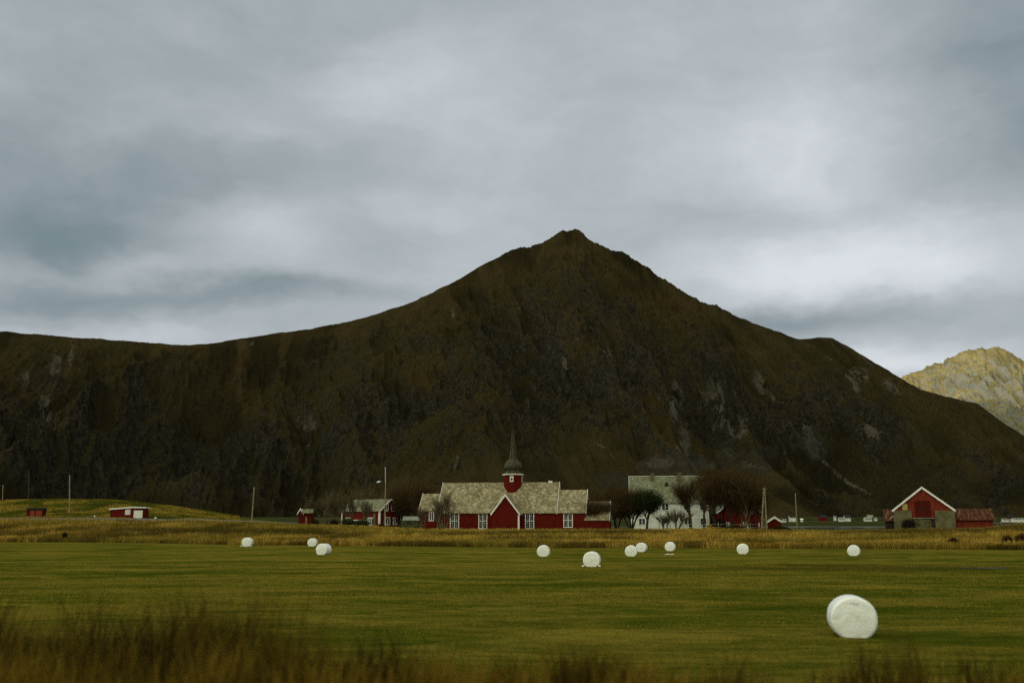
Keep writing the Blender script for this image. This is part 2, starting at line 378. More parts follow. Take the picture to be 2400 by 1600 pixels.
# road on the low embankment, left of the church
rb = MB(); pts = []
for k in range(60):
    ppx = -200+k*(930/59.0); p = gp(ppx, 243-18*k/59.0); pts.append(p)
for a, b_ in zip(pts[:-1], pts[1:]):
    rb.face([(a.x, a.y-2.6, a.z+.12), (b_.x, b_.y-2.6, b_.z+.12), (b_.x, b_.y+2.6, b_.z+.52), (a.x, a.y+2.6, a.z+.52)])
    rb.face([(a.x, a.y-4.0, a.z-.5), (b_.x, b_.y-4.0, b_.z-.5), (b_.x, b_.y-2.6, b_.z+.12), (a.x, a.y-2.6, a.z+.12)])
    rb.face([(a.x, a.y+2.6, a.z+.52), (b_.x, b_.y+2.6, b_.z+.52), (b_.x, b_.y+3.6, b_.z-.5), (a.x, a.y+3.6, a.z-.5)])
rb.build('road', M['gravel'], kind='structure')

# ------------------------------------------------------------- mountains
S2 = 2400/2352.0
SKY = [(-3000, 700), (-1600, 700), (-600, 722), (-200, 750), (0, 761), (100, 769), (210, 777), (300, 784), (400, 792), (440, 792), (500, 787), (600, 770), (700, 757), (800, 738), (850, 727), (900, 709),
       (950, 692), (1000, 668), (1060, 638), (1100, 613), (1130, 598), (1175, 576), (1215, 567), (1250, 553), (1285, 537), (1305, 528), (1318, 526), (1330, 530), (1345, 545), (1365, 555),
       (1400, 574), (1430, 582), (1460, 600), (1490, 617), (1520, 640), (1545, 650), (1575, 675), (1600, 690), (1635, 699), (1680, 720), (1740, 746), (1800, 766), (1830, 778), (1850, 778),
       (1880, 775), (1910, 776), (1940, 790), (1980, 815), (2030, 845), (2080, 875), (2110, 893), (2170, 910), (2210, 920), (2245, 927), (2270, 945), (2310, 975), (2352, 1000),
       (2500, 1070), (2700, 1150), (2900, 1190), (3400, 1215)]
def tan_of(px, py):
    """slope of the sight line through photo pixel px, py: (u = X/Y, tan = (Z-cam)/Y)"""
    x = (px-1200)/F; u = (800-py)/F; yy = math.cos(PITCH)-math.sin(PITCH)*u; zz = math.sin(PITCH)+math.cos(PITCH)*u
    return x/yy, zz/yy
def project(X, Y, Z):
    z = Z-CAMZ; fw = Y*math.cos(PITCH)+z*math.sin(PITCH); up = -Y*math.sin(PITCH)+z*math.cos(PITCH)
    return 1200+F*X/fw, 800-F*up/fw
tu = np.array([tan_of(a*S2, b*S2) for a, b in SKY])
nu, nt = 1500, 430
u = np.linspace(-.80, .80, nu); t_ = np.concatenate([np.linspace(0, 1, nt), 1+np.linspace(.02, .6, 24)])
tanp = np.interp(u, tu[:, 0], tu[:, 1])
k_ = np.array([.25, .5, .25])
for _ in range(3): tanp = np.convolve(np.pad(tanp, 1, mode='edge'), k_, 'valid')
upx = 1200+F*u*.93
ragged = sstep(1120, 1250, upx)*(1-sstep(1620, 1750, upx))*1.0+.14
tanp += (ridged(u*60, u*0, 40, 6, .7)-.60)*.0085*ragged
T, U = np.meshgrid(t_, u, indexing='ij')
Yb = 1430+60*np.sin(U*7); Yr = 2650+160*np.sin(U*5+1)
Yd = Yb+(Yr-Yb)*T; Xd = U*Yd
H = tanp[None, :]*Yr+CAMZ
Tc = np.clip(T, 0, 1)
s = .38*Tc**1.15+.62*Tc**1.9
s = np.where(Tc > 0, s, 0)
wx = Xd+90*(fbm(Xd/260, Yd/260, 55, 3)-.5)
spur = ridged(wx/330, Yd/1500, 60, 2, .45)
gul = ridged((wx+.25*Yd)/110, Yd/420, 70, 5, .55)
fine = ridged(Xd/46, Yd/70, 80, 5, .6)
env = np.sin(np.pi*np.clip(Tc, 0, 1)**.9)
Z = H*s+env*((spur-.62)*300+(gul-.62)*150*(.35+.65*sstep(.12, .4, Tc)))+(fine-.6)*38*sstep(.05, .3, Tc)*(1-.85*sstep(.9, 1, Tc))
crag = sstep(.50, .66, fbm(Xd/210+3, Yd/230, 90, 4)+.10*np.sin(np.pi*Tc)); Z += crag*env*(ridged(Xd/30, Yd/36, 95, 4, .6)-.5)*30
Z = np.where(T > 1, H-(T-1)*(Yr-Yb)*.75+(fine-.6)*10, Z)
cap = CAMZ+Yd*tanp[None, :]*(.30+.70*np.clip(Tc*1.35, 0, 1)**.7); Z = np.where(T < 1, np.minimum(Z, cap), Z); Z = np.where(T == 0, -20, np.maximum(Z, -20))
PX, PY = project(Xd, Yd, Z)
def line_mask(pts, w, noise=.0):
    m = np.zeros_like(PX)
    for (a, b), (c, d) in zip(pts[:-1], pts[1:]):
        dx, dy = c-a, d-b; L = dx*dx+dy*dy+1e-6; q = np.clip(((PX-a)*dx+(PY-b)*dy)/L, 0, 1)
        ds = np.hypot(PX-a-q*dx, PY-b-q*dy); m = np.maximum(m, 1-ds/w)
    return np.clip(m, 0, 1)
def bl(cx, cy, rx, ry, sl=0):
    return np.clip(1.25-np.hypot((PX-cx-(PY-cy)*sl)/rx, (PY-cy)/ry), 0, 1)
pale = np.zeros_like(PX)
for a in ((1570, 950, 42, 80, -.1), (1600, 1040, 28, 80, -.05), (1680, 930, 60, 60, .2), (1715, 1000, 60, 40, 0), (1885, 985, 26, 80, .5), (1905, 1045, 40, 40, .2), (2010, 880, 40, 70, -.3),
          (2095, 905, 30, 30, .5), (140, 850, 40, 70, -.4), (105, 950, 22, 60, .1), (60, 890, 30, 30, 0), (725, 990, 50, 30, 0), (1650, 1090, 60, 20, 0), (1780, 1090, 60, 22, 0), (1540, 1085, 55, 20, 0), (1940, 860, 26, 40, .3), (1425, 850, 30, 60, .2),
          (1780, 905, 22, 60, .3), (1330, 850, 22, 40, 0), (1060, 730, 18, 40, 0), (2040, 1010, 40, 25, .4)):
    pale = np.maximum(pale, bl(*a)*.66)
for pts, w_, a in (([(722, 1045), (700, 1090), (665, 1160)], 9, .8), ([(1088, 1000), (1075, 1060), (1060, 1120)], 7, .6), ([(1340, 1010), (1420, 1050), (1478, 1115)], 7, .62), ([(1790, 900), (1850, 990), (1900, 1060)], 10, .6),
                   ([(1930, 1080), (1985, 1130), (2060, 1165)], 8, .8), ([(1690, 1050), (1735, 1085), (1780, 1105)], 6, .7), ([(1545, 1000), (1600, 980)], 10, .5), ([(1890, 800), (1905, 830)], 8, .5), ([(1910, 960), (1960, 1030)], 7, .6), ([(586, 806), (592, 804)], 8, .95), ([(2100, 1120), (2140, 1150)], 7, .5)):
    pale = np.maximum(pale, line_mask(pts, w_)*a)
streak = sstep(.42, .62, fbm((Xd+.25*Yd)/17, Yd/75, 777, 5)); pale = pale*(.35+.9*streak)
scr = np.zeros_like(PX)
for a in ((1600, 1090, 70, 50, 0), (1530, 1100, 50, 35, 0), (1740, 1085, 90, 40, 0), (1700, 1060, 30, 40, -.3), (1905, 1040, 40, 50, .3), (1790, 1060, 40, 25, 0), (1450, 1130, 60, 30, 0)):
    scr = np.maximum(scr, bl(*a))
brn = np.zeros_like(PX)
for a in ((760, 780, 230, 26, 0), (1000, 900, 80, 60, .3), (1600, 720, 90, 50, .8), (1130, 640, 160, 60, 0), (350, 800, 230, 30, 0), (1340, 640, 80, 60, 0), (1540, 900, 80, 70, -.6), (560, 900, 70, 80, 0), (1180, 980, 120, 90, .2)):
    brn = np.maximum(brn, bl(*a))
brn = .6*brn*sstep(.35, .6, fbm(Xd/60, Yd/60, 99, 4))
sl = np.gradient(Z, axis=0)/np.maximum(np.gradient(Yd, axis=0), .1); slx = np.gradient(Z, axis=1)/np.maximum(np.gradient(Xd, axis=1), .1)
steep = np.hypot(sl, slx)
rock = sstep(.75, 1.9, steep)*.50+crag*.26*env+.25*np.clip((gul-.68)*3, 0, 1)*env
for a in ((900, 920, 60, 90, -.2), (1100, 770, 60, 80, 0), (1290, 860, 60, 110, 0), (720, 960, 60, 60, 0), (1480, 850, 60, 120, .2), (1900, 900, 160, 120, 0), (120, 880, 70, 100, 0), (1350, 560, 60, 30, 0)):
    rock = np.maximum(rock, rock*.6+bl(*a)*.33)
V = np.stack([Xd, Yd, Z], -1).reshape(-1, 3)
mo = np_mesh('mountain', V, grid_faces(len(t_), nu), M['mountain'], smooth=True, extra={'rock': rock.ravel(), 'pale': pale.ravel(), 'brown': brn.ravel(), 'scree': scr.ravel(), 'relief_tint': np.clip(.5+(gul-.62)*2.6+(spur-.62)*1.2, 0, 1).ravel()})
tag(mo, kind='structure')

# distant sunlit mountain
FAR = [(1700, 1100), (1900, 960), (2000, 905), (2075, 864), (2110, 850), (2165, 835), (2190, 817), (2230, 803), (2262, 798), (2285, 797), (2310, 806), (2332, 813), (2360, 830), (2450, 880), (2600, 870), (2800, 1000), (3000, 1200)]
tf = np.array([tan_of(a*S2, b*S2) for a, b in FAR])
nu2, nt2 = 520, 260
u = np.linspace(tf[0, 0], tf[-1, 0], nu2); t_ = np.concatenate([np.linspace(0, 1, nt2), 1+np.linspace(.03, .7, 20)])
tanp = np.interp(u, tf[:, 0], tf[:, 1])
for _ in range(4): tanp = np.convolve(np.pad(tanp, 1, mode='edge'), k_, 'valid')
tanp += (ridged(u*80, u*0, 41, 6, .65)-.62)*.006
T, U = np.meshgrid(t_, u, indexing='ij'); Yb, Yr = 4300.0, 5700.0
Yd = Yb+(Yr-Yb)*T; Xd = U*Yd; Tc = np.clip(T, 0, 1); H = tanp[None, :]*Yr+CAMZ; env = np.sin(np.pi*Tc**.9)
fine = ridged(Xd/130, Yd/160, 181, 5, .55)
wx = Xd+.55*Yd+200*(fbm(Xd/420, Yd/420, 155, 3)-.5)
Z = H*(.35*Tc+.65*Tc**1.5)+env*((ridged(wx/620, Yd/1500, 160, 2, .5)-.55)*330+(ridged(wx/210, Yd/380, 170, 5, .6)-.6)*200)+(fine-.6)*125*(1-.6*sstep(.9, 1, Tc))*sstep(0, .2, Tc)
Z = np.where(T > 1, H-(T-1)*(Yr-Yb)*.8, Z); cap = CAMZ+Yd*tanp[None, :]*(.3+.7*np.clip(Tc*1.35, 0, 1)**.7); Z = np.where(T < 1, np.minimum(Z, cap), Z); Z = np.where(T == 0, -20, Z)
sl = np.gradient(Z, axis=0)/np.maximum(np.gradient(Yd, axis=0), .1); slx = np.gradient(Z, axis=1)/np.maximum(np.gradient(Xd, axis=1), .1)
rock = sstep(.8, 2.0, np.hypot(sl, slx))*.75
tag(np_mesh('distant_mountain', np.stack([Xd, Yd, Z], -1).reshape(-1, 3), grid_faces(len(t_), nu2), M['far_mountain'], smooth=True, extra={'rock': rock.ravel()}), kind='structure')

# range added unseen behind the camera: blocks the sun except on the distant peak
lat, al = np.meshgrid(np.linspace(-7500, 6500, 240), np.linspace(-10500, -5000, 130))
crest = 1790+170*(ridged(lat/900, lat*0, 500, 4, .5)-.5)*sstep(0, 1, np.abs(lat+1150)/2500+.25)
crest = crest*sstep(0, 1500, lat+7500)*sstep(0, 1500, 6500-lat); q = 1-np.abs((al+7000)/np.where(al < -7000, 3500, 2000))
Zm = crest*np.clip(q, 0, 1)**1.15+(ridged(lat/500, al/600, 510, 5, .55)-.6)*300*np.sin(np.pi*np.clip(q, 0, 1))-30
Xm = SUN_DIR.x*al+SUN_DIR.y*lat; Ym = SUN_DIR.y*al-SUN_DIR.x*lat
tag(np_mesh('sun_blocker_range', np.stack([Xm, Ym, Zm], -1).reshape(-1, 3), grid_faces(*lat.shape), M['mountain'], smooth=True), kind='structure')

# ------------------------------------------------------------- houses
def window(parent, x, z, w_, h_, y=0.0, cols=2, rows=2, sub=(2, 3), nrm='front', fr='white_paint', name='window', depth=None):
    """frame with glazing bars as the part, its dark pane as the sub-part; (x, z) is the lower left corner on the wall"""
    def P(a, b, yy):   # local coordinates of the wall plane
        if nrm == 'front': return (x+a, y-yy, z+b)
        if nrm == 'right': return (y+yy, x+a, z+b)
        return (y-yy, x+a, z+b)
    def bx(mb, a0, b0, a1, b1, d0, d1):
        p = P(a0, b0, d0); q = P(a1, b1, d1); mb.box([min(p[i], q[i]) for i in range(3)], [max(p[i], q[i]) for i in range(3)])
    f = MB(); t = .15
    bx(f, -t, -t, w_+t, 0, .0, .09); bx(f, -t, h_, w_+t, h_+t, .0, .09); bx(f, -t, 0, 0, h_, .0, .085); bx(f, w_, 0, w_+t, h_, .0, .085)
    for c in range(1, cols): bx(f, w_*c/cols-.06, 0, w_*c/cols+.06, h_, .0, .08)
    for r in range(1, rows): bx(f, 0, h_*r/rows-.055, w_, h_*r/rows+.055, .0, .076)
    for c in range(cols):
        for k in range(1, sub[0]):
            xx = w_*(c+k/sub[0])/cols; bx(f, xx-.013, 0, xx+.013, h_, .03, .062)
    for r in range(rows):
        for k in range(1, sub[1]):
            zz = h_*(r+k/sub[1])/rows; bx(f, 0, zz-.013, w_, zz+.013, .03, .058)
    fo = f.build(name, M[fr], parent)
    g_ = MB(); bx(g_, 0, 0, w_, h_, .0, .03); g_.build('pane', M['glass_dark'], fo)
    return fo
def wall_mb(L, D, h, rise, hip=None, z0=-1.2):
    """gabled body along x: front at y=0"""
    m = MB(); a = [(0, z0), (D, z0), (D, h), (D/2, h+rise), (0, h)]
    m.face([(0, y, z) for y, z in a][::-1]); m.face([(L, y, z) for y, z in a])
    for i in range(5):
        (y0, z_0), (y1, z_1) = a[i], a[(i+1) % 5]; m.face([(0, y0, z_0), (0, y1, z_1), (L, y1, z_1), (L, y0, z_0)])
    return m
def roof_part(parent, L, D, h, rise, mt, o=.25, e=.28, th=.13, x0=0.0, name='roof', sides=(1, 1)):
    m = MB(); k = rise/(D/2); ln = math.hypot(D/2+e, (D/2+e)*k)
    for s_ in (0, 1):
        if not sides[s_]: continue
        yy = lambda y: y if s_ == 0 else D-y
        A = [(x0-o, yy(-e), h-e*k+.04), (x0+L+o, yy(-e), h-e*k+.04), (x0+L+o, yy(D/2), h+rise+.04), (x0-o, yy(D/2), h+rise+.04)]
        B = [(p[0], p[1], p[2]+th) for p in A]; uv = [(0, 0), (L+2*o, 0), (L+2*o, ln), (0, ln)]
        m.face(B if s_ == 0 else B[::-1], uv if s_ == 0 else uv[::-1]); m.face(A[::-1] if s_ == 0 else A)
        for i in range(4):
            j = (i+1) % 4; m.face([A[i], A[j], B[j], B[i]])
    return m.build(name, M[mt], parent)
def verge(parent, x, D, h, rise, e=.28, w_=.24, t=.07, mt='white_paint', sgn=1, name='bargeboard'):
    """white board along the edge of a gable: both slopes, at local x"""
    k = rise/(D/2); m = MB()
    for s_ in (0, 1):
        yy = lambda y: y if s_ == 0 else D-y
        pr = [(yy(-e-.05), h-(e+.05)*k-.10), (yy(D/2), h+rise-.10+.05), (yy(D/2), h+rise+w_+.05), (yy(-e-.05), h-(e+.05)*k+w_)]
        q = [(x, y, z) for y, z in pr]; r = [(x+sgn*t, y, z) for y, z in pr]
        m.face(q); m.face(r[::-1])
        for i in range(4):
            j = (i+1) % 4; m.face([q[i], r[i], r[j], q[j]])
    return m.build(name, M[mt], parent)
def frontgable(parent, x, w_, h, rise, y, e=.25, bw=.33, mt='white_paint'):
    """bargeboards of a gable that faces -y: two boards meeting at the peak"""
    m = MB(); k = rise/(w_/2)
    for s_ in (-1, 1):
        c = x+w_/2; a = (c+s_*(w_/2+e), h-e*k); q = (c, h+rise)
        poly = [(a[0], a[1]-bw*.55), (q[0], q[1]-bw*.55), (q[0], q[1]+bw*.9), (a[0], a[1]+bw*.9)]
        m.prism(poly, y-.08, y)
    return m.build('bargeboard', M[mt], parent)
def board(parent, a, b, mt='white_paint', name='corner_board'):
    m = MB(); m.box(a, b); return m.build(name, M[mt], parent)

# ---- the church: local x along the ridge, y away from the camera
CH = 202.0; ROT = R(-9.5)
c0 = at(1027, 1240, CH); SCL = CH/F/COSP if False else CH/2333.0/ (1/COSP) * 1.0
mpp = CH/F*COSP                                         # metres per photo pixel at the church
church = empty('church', (c0.x, CH, 2.2), ROT, label='red timber church with grey slate roof and an onion-domed octagonal turret with a tall spire', cat='church')
def zz(py, extra=0.0): return CAMZ+(HOR-py)*(CH+extra)/F*COSP*1.0-2.2   # height above church base of a photo row
NL = (1300-1027)*mpp/math.cos(ROT)
eave = zz(1200); ridge = zz(1134, 5.0)
nave = empty('nave', (0, 0, 0)); nave.parent = church
ND = 10.0; rise = ridge-eave
wall_mb(NL, ND, eave, rise).build('wall', M['red_paint'], nave)
roof_part(nave, NL, ND, eave, rise, 'slate_roof'); verge(nave, -.27, ND, eave, rise, sgn=-1); verge(nave, NL+.27, ND, eave, rise)
board(nave, (0, -.14, eave-.30), (NL, -.0, eave-.14), 'white_paint' if False else 'dark_wood', 'gutter')
for a, b_ in ((1056.5, 1075), (1123.5, 1141), (1232, 1249.5)):
    window(nave, (a-1027)*mpp/math.cos(ROT), zz(1237), (b_-a)*mpp, 33*mpp, sub=(2, 3))
# transept towards the camera
TP = 3.3; tx = (1156-1027)*mpp+.55; TW = 62*mpp; th_ = zz(1203, -3); tr_ = zz(1162, -3)-th_
tr = empty('transept', (tx, -TP, 0)); tr.parent = church
m = MB(); m.prism([(0, -1.2), (TW, -1.2), (TW, th_), (TW/2, th_+tr_), (0, th_)], 0, TP+4.5); m.build('wall', M['red_paint'], tr)
m = MB(); k = tr_/(TW/2); e = .28; run = TP+4.2
for s_ in (-1, 1):
    c = TW/2; A = [(c+s_*(TW/2+e), -.2, th_-e*k+.04), (c+s_*(TW/2+e), run, th_-e*k+.04), (c, run, th_+tr_+.04), (c, -.2, th_+tr_+.04)]
    B = [(p[0], p[1], p[2]+.13) for p in A]; ln = math.hypot(TW/2+e, tr_+e*k); uv = [(0, 0), (run, 0), (run, ln), (0, ln)]
    m.face(B if s_ == 1 else B[::-1], uv if s_ == 1 else uv[::-1]); m.face(A[::-1] if s_ == 1 else A)
    for i in range(4): m.face([A[i], A[(i+1) % 4], B[(i+1) % 4], B[i]])
m.build('roof', M['slate_roof'], tr); frontgable(tr, 0, TW, th_, tr_, -.2)
board(tr, (TW-.18, -.035, -1), (TW+.14, .02, th_-.35), 'pole_wood' if False else 'white_paint')
board(tr, (-.30, TP-.4, -1), (-.02, TP-.02, th_-.4), 'dark_wood', 'drainpipe_shade_strip')  # dark strip in the inner corner: drainpipe plus corner shade put into its colour
# choir and the lower sacristies
CL = (1367-1300)*mpp; ch_ = eave; CD = 7.4; cr_ = zz(1152, 3.7)-ch_
cho = empty('choir', (NL+.0, .12, 0)); cho.parent = church
wall_mb(CL, CD, ch_, cr_).build('wall', M['red_paint'], cho)
roof_part(cho, CL-.3, CD, ch_, cr_, 'slate_roof', x0=.55, o=0.2); verge(cho, CL+.27, CD, ch_, cr_)
window(cho, (1320-1300)*mpp, zz(1234), 18*mpp, 30*mpp, sub=(2, 3))
def annex(name, x, L, eave_py, ridge_py, D, win=None, side=1):
    a = empty(name, (x, .25, 0)); a.parent = church
    h_ = zz(eave_py); r_ = zz(ridge_py, D/2)-h_; wall_mb(L, D, h_, r_).build('wall', M['red_paint'], a)
    roof_part(a, L-.1, D, h_, r_, 'slate_roof', o=.12, x0=.05); verge(a, L+.15 if side == 1 else -.15, D, h_, r_, sgn=side)
    if win: window(a, *win, cols=2, rows=1, sub=(1, 3))
    return a
annex('sacristy', NL+CL+.02, (1422-1367)*mpp, 1217, 1178.5, 6.4)
AL = (1026-980)*mpp
annex('porch', -AL-.02, AL, 1195.5, 1159, 6.4, (AL*.53, zz(1219), 9*mpp, 18*mpp), -1)
# turret
TXc = (1202.5-1027)*mpp/math.cos(ROT)-5*math.sin(-ROT)*1.0; TYc = ND/2
m_t = (CH+5)/F*COSP
def zt(py): return CAMZ+(HOR-py)*m_t-2.2
tw = empty('turret', (TXc, TYc, 0)); tw.parent = church
rr = 20.7*m_t/math.cos(math.pi/8)
m = MB(); m.lathe([(rr, zt(1162)), (rr, zt(1114))], (0, 0, 0), 8, math.pi/8); m.build('wall', M['red_paint'], tw)
m = MB(); m.lathe([(rr+.30, zt(1115.5)), (rr+.32, zt(1113)), (0.2, zt(1112.8))], (0, 0, 0), 8, math.pi/8); m.lathe([(rr+.0, zt(1115.6)), (rr+.30, zt(1115.5))], (0, 0, 0), 8, math.pi/8); m.build('cornice', M['white_paint'], tw)
prof = [(22, 1112.7), (19.5, 1110), (17.5, 1106.5), (17, 1103.5), (20, 1101.5), (21.6, 1098.5), (21.8, 1095), (20.5, 1091), (17.5, 1086), (13.5, 1081.5), (10.2, 1078.5), (9.2, 1076), (8.2, 1066), (6.6, 1050), (4.8, 1032), (3.0, 1014), (1.3, 999), (.4, 997)]
m = MB(); m.lathe([(a*m_t*1.03, zt(b_)) for a, b_ in prof], (0, 0, 0), 8, math.pi/8)
sp = m.build('onion_spire', M['spire_cladding'], tw)
m = MB()
for i in range(8):
    a = 2*math.pi*i/8+math.pi/8
    for (r0, z0), (r1, z1) in zip(prof[:-2], prof[1:-1]): m.tube((r0*m_t*1.03*math.cos(a), r0*m_t*1.03*math.sin(a), zt(z0)), (r1*m_t*1.03*math.cos(a), r1*m_t*1.03*math.sin(a), zt(z1)), .05, .05, 4)
m.tube((0, 0, zt(999)), (0, 0, zt(984)), .035, .02, 5); m.build('ridge_lead', M['dark_wood'], sp)
for ang in (-math.pi/2, 0):
    hw = empty('louvre_window', (0, 0, 0), ang+math.pi/2); hw.parent = tw
    ap = rr*math.cos(math.pi/8); f = MB(); f.box((-.36, -ap-.07, zt(1131.5)), (.36, -ap, zt(1120))); f.box((-.42, -ap-.10, zt(1120)), (.42, -ap, zt(1118.6)))
    f.build('frame', M['white_paint'], hw)
    f = MB()
    f.box((-.2, -ap-.085, zt(1129)), (.2, -ap-.068, zt(1122.5)))
    f.build('opening', M['glass_dark'], hw)
chn = MB(); chn.box((NL*.915, ND/2-.3, ridge), (NL*.95, ND/2+.3, ridge+.42)); chn.build('ridge_vent', M['white_paint'], nave)
# flatten the extra empties to at most thing > part > sub-part: the wings' pieces hang on the church directly
def flatten(root):
    bpy.context.view_layer.update()
    for wng in [c for c in root.children if c.type == 'EMPTY']:
        mw = wng.matrix_local.copy()
        for c in list(wng.children):
            ml = mw @ c.matrix_local
            if c.type == 'EMPTY':
                fr_ = [q for q in c.children if q.name.startswith(('frame', 'wall'))][0]; oth = [q for q in c.children if q is not fr_]
                fr_.parent = root; fr_.matrix_local = ml; fr_.name = c.name.split('.')[0]
                for q in oth: q.parent = fr_; q.matrix_local = Matrix.Identity(4)
                bpy.data.objects.remove(c)
            else: c.parent = root; c.matrix_local = ml
        bpy.data.objects.remove(wng)
flatten(church)

# ---- generic gabled house: `px` is the left end of its front
def house(name, label, cat, px, Y, L, D, h, rise, rz=0, wall='red_paint', roof='slate_green', zb=None, group=None, verges=True, barge='white_paint', dz=0.0):
    p = gp(px, Y, dz)
    if zb is not None: p.z = zb
    o = empty(name, p, rz, label=label, cat=cat, group=group)
    wall_mb(L, D, h, rise).build('wall', M[wall], o); roof_part(o, L, D, h, rise, roof)
    if verges: verge(o, -.27, D, h, rise, sgn=-1, mt=barge); verge(o, L+.27, D, h, rise, mt=barge)
    return o
def zrow(py, Y, zb): return CAMZ+(HOR-py)*Y/F*COSP-zb
# white farmhouse behind the church
Y = 238.0; mp = Y/F*COSP; zb = 2.3
ww = house('white_farmhouse', 'large white two-storey farmhouse with grey-green slate roof and two chimneys behind bare trees', 'house', 1479, Y, (1658-1479)*mp/math.cos(R(8)), 9.5,
           zrow(1177, Y, zb), zrow(1119, Y+4.7, zb)-zrow(1177, Y, zb), R(-7), 'white_wall', 'slate_green', zb)
hw_ = zrow(1177, Y, zb)
for x0, x1 in ((1498, 1512), (1552, 1567), (1603.5, 1618), (1640, 1653)):
    for r0, r1 in ((1195, 1181), (1228.5, 1215)):
        window(ww, (x0-1479)*mp, zrow(r0, Y, zb), (x1-x0)*mp, (r0-r1)*mp, cols=2, rows=1, sub=(1, 2))
rdg = zrow(1119, Y+4.7, zb)
for x0, x1 in ((1522, 1529.5), (1585, 1595)):
    m = MB(); xa = (x0-1479)*mp+.6; xb = (x1-1479)*mp+.6; m.box((xa, 3.7, rdg-2.2), (xb, 4.7, rdg+.85)); m.box((xa-.06, 3.62, rdg+.85), (xb+.06, 4.78, rdg+1.0)); m.build('chimney', M['concrete'], ww)
m = MB(); k = (rdg-hw_)/4.75; xs = (1558-1479)*mp+.3
zc = rdg-1.9; yc = 4.75-1.9/k
m.box((xs, yc-.5, zc-.45), (xs+.75, yc+.35, zc+.55)); m.build('skylight', M['glass_dark'], ww)
m = MB(); m.box((-.3, 4.6, rdg+.14), (L_ := (1658-1479)*mp+.3, 4.9, rdg+.30)); m.build('ridge_cap', M['metal_white'], ww)
board(ww, (0, -.17, hw_-.22), ((1658-1479)*mp, -.05, hw_-.04), 'dark_wood', 'gutter')

# left red farmhouse, gable turned to the right
Y = 232.0; mp = Y/F*COSP; zb = 2.9
p = at(889, 1228, Y); zb = g1(p.x, Y)-.1
fh = empty('red_farmhouse', (p.x, Y, zb), 0, label='red farmhouse with grey roof and white trim among bare trees, its gable end turned right', cat='house')
th = R(33); L = 11.6; D = 7.6; h = zrow(1197, Y, zb); rs = zrow(1171, Y+2, zb)-h
sub = empty('tmp', (-L*math.cos(th)*.0, 0, 0), 0); sub.parent = fh
sub.rotation_euler = (0, 0, -R(0)+R(-0)); 
# local x axis runs along the ridge; its right end is the corner by the camera
ux = Vector((math.cos(th), -math.sin(th), 0))
sub.location = -ux*L; sub.rotation_euler = (0, 0, -th)
wall_mb(L, D, h, rs).build('wall', M['red_paint'], sub); roof_part(sub, L, D, h, rs, 'slate_green'); verge(sub, -.27, D, h, rs, sgn=-1); verge(sub, L+.27, D, h, rs)
board(sub, (L-.30, -.06, -1), (L+.05, .0, h-.2)); board(sub, (-.04, -.06, -1), (.2, .0, h-.2)); 
m = MB(); m.box((L, D-.2, -1), (L+.06, D+.05, h-.2)); m.build('corner_board', M['white_paint'], sub); m = MB(); m.box((L+.06, -.06, -1), (L+.12, .28, h-.2)); m.build('corner_board', M['white_paint'], sub)
for y0, z0, w__, h__ in ((1.7, h+.1, 1.2, 1.3), (4.2, h+.1, 1.2, 1.3), (2.2, 1.1, 1.4, 1.5), (5.0, 1.1, 1.2, 1.5)): window(sub, y0, z0, w__, h__, y=L, nrm='right', cols=2, rows=1, sub=(1, 2))
for x0 in (1.2, L-3.3): window(sub, x0, 1.0, 1.5, 1.5, cols=3, rows=1, sub=(1, 1))
m = MB(); m.box((3.5, -2.2, -1), (7.4, 0, 1.9)); m.build('porch_wall', M['red_paint'], sub)
m = MB(); m.box((3.3, -2.5, 1.92), (7.6, .1, 2.12)); m.build('porch_roof', M['white_paint'], sub); window(sub, 3.9, .9, 1.1, .9, y=-2.2, cols=2, rows=1, sub=(1, 1)); window(sub, 5.7, .9, 1.1, .9, y=-2.2, cols=2, rows=1, sub=(1, 1))
flatten(fh)

# red gabled house behind the right-hand trees: gable faces the camera
def gable_front(name, label, cat, px0, px1, Y, peak_py, eave_py, depth, zb, wall='red_paint', roof='slate_green', bw=.3, e=.25, group=None, rz=0.0, wk=1.0):
    mp = Y/F*COSP; p = at(px0, 1235, Y); w_ = (px1-px0)*mp*wk
    o = empty(name, (p.x, Y, zb), rz, label=label, cat=cat, group=group)
    h = zrow(eave_py, Y, zb); r_ = zrow(peak_py, Y, zb)-h
    m = MB(); m.prism([(0, -1.2), (w_, -1.2), (w_, h), (w_/2, h+r_), (0, h)], 0, depth); m.build('wall', M[wall], o)
    m = MB(); k = r_/(w_/2); c = w_/2
    for s_ in (-1, 1):
        A = [(c+s_*(w_/2+e), -.25, h-e*k+.03), (c+s_*(w_/2+e), depth+.25, h-e*k+.03), (c, depth+.25, h+r_+.03), (c, -.25, h+r_+.03)]
        B = [(q[0], q[1], q[2]+.12) for q in A]; ln = math.hypot(w_/2+e, r_+e*k); uv = [(0, 0), (depth, 0), (depth, ln), (0, ln)]
        m.face(B if s_ == 1 else B[::-1], uv if s_ == 1 else uv[::-1]); m.face(A[::-1] if s_ == 1 else A)
        for i in range(4): m.face([A[i], A[(i+1) % 4], B[(i+1) % 4], B[i]])
    m.build('roof', M[roof], o); frontgable(o, 0, w_, h, r_, -.25, e=e, bw=bw)
    return o, w_, h, r_, mp
Y = 236.0
rh, w_, h, r_, mp = gable_front('red_house', 'red gabled house half hidden by the big brown trees right of the white farmhouse', 'house', 1683, 1784, Y, 1164, 1201, 9, 2.2, bw=.2)
for x0, w__ in ((1703, 7.5), (1743.5, 8.5)): window(rh, (x0-1683)*mp, zrow(1238, Y, 2.2), w__*mp, 13*mp, cols=2, rows=1, sub=(1, 1))
board(rh, ((1779-1683)*mp, -.05, zrow(1234, Y, 2.2)), ((1780.5-1683)*mp, 0, zrow(1224, Y, 2.2)), name='trim')
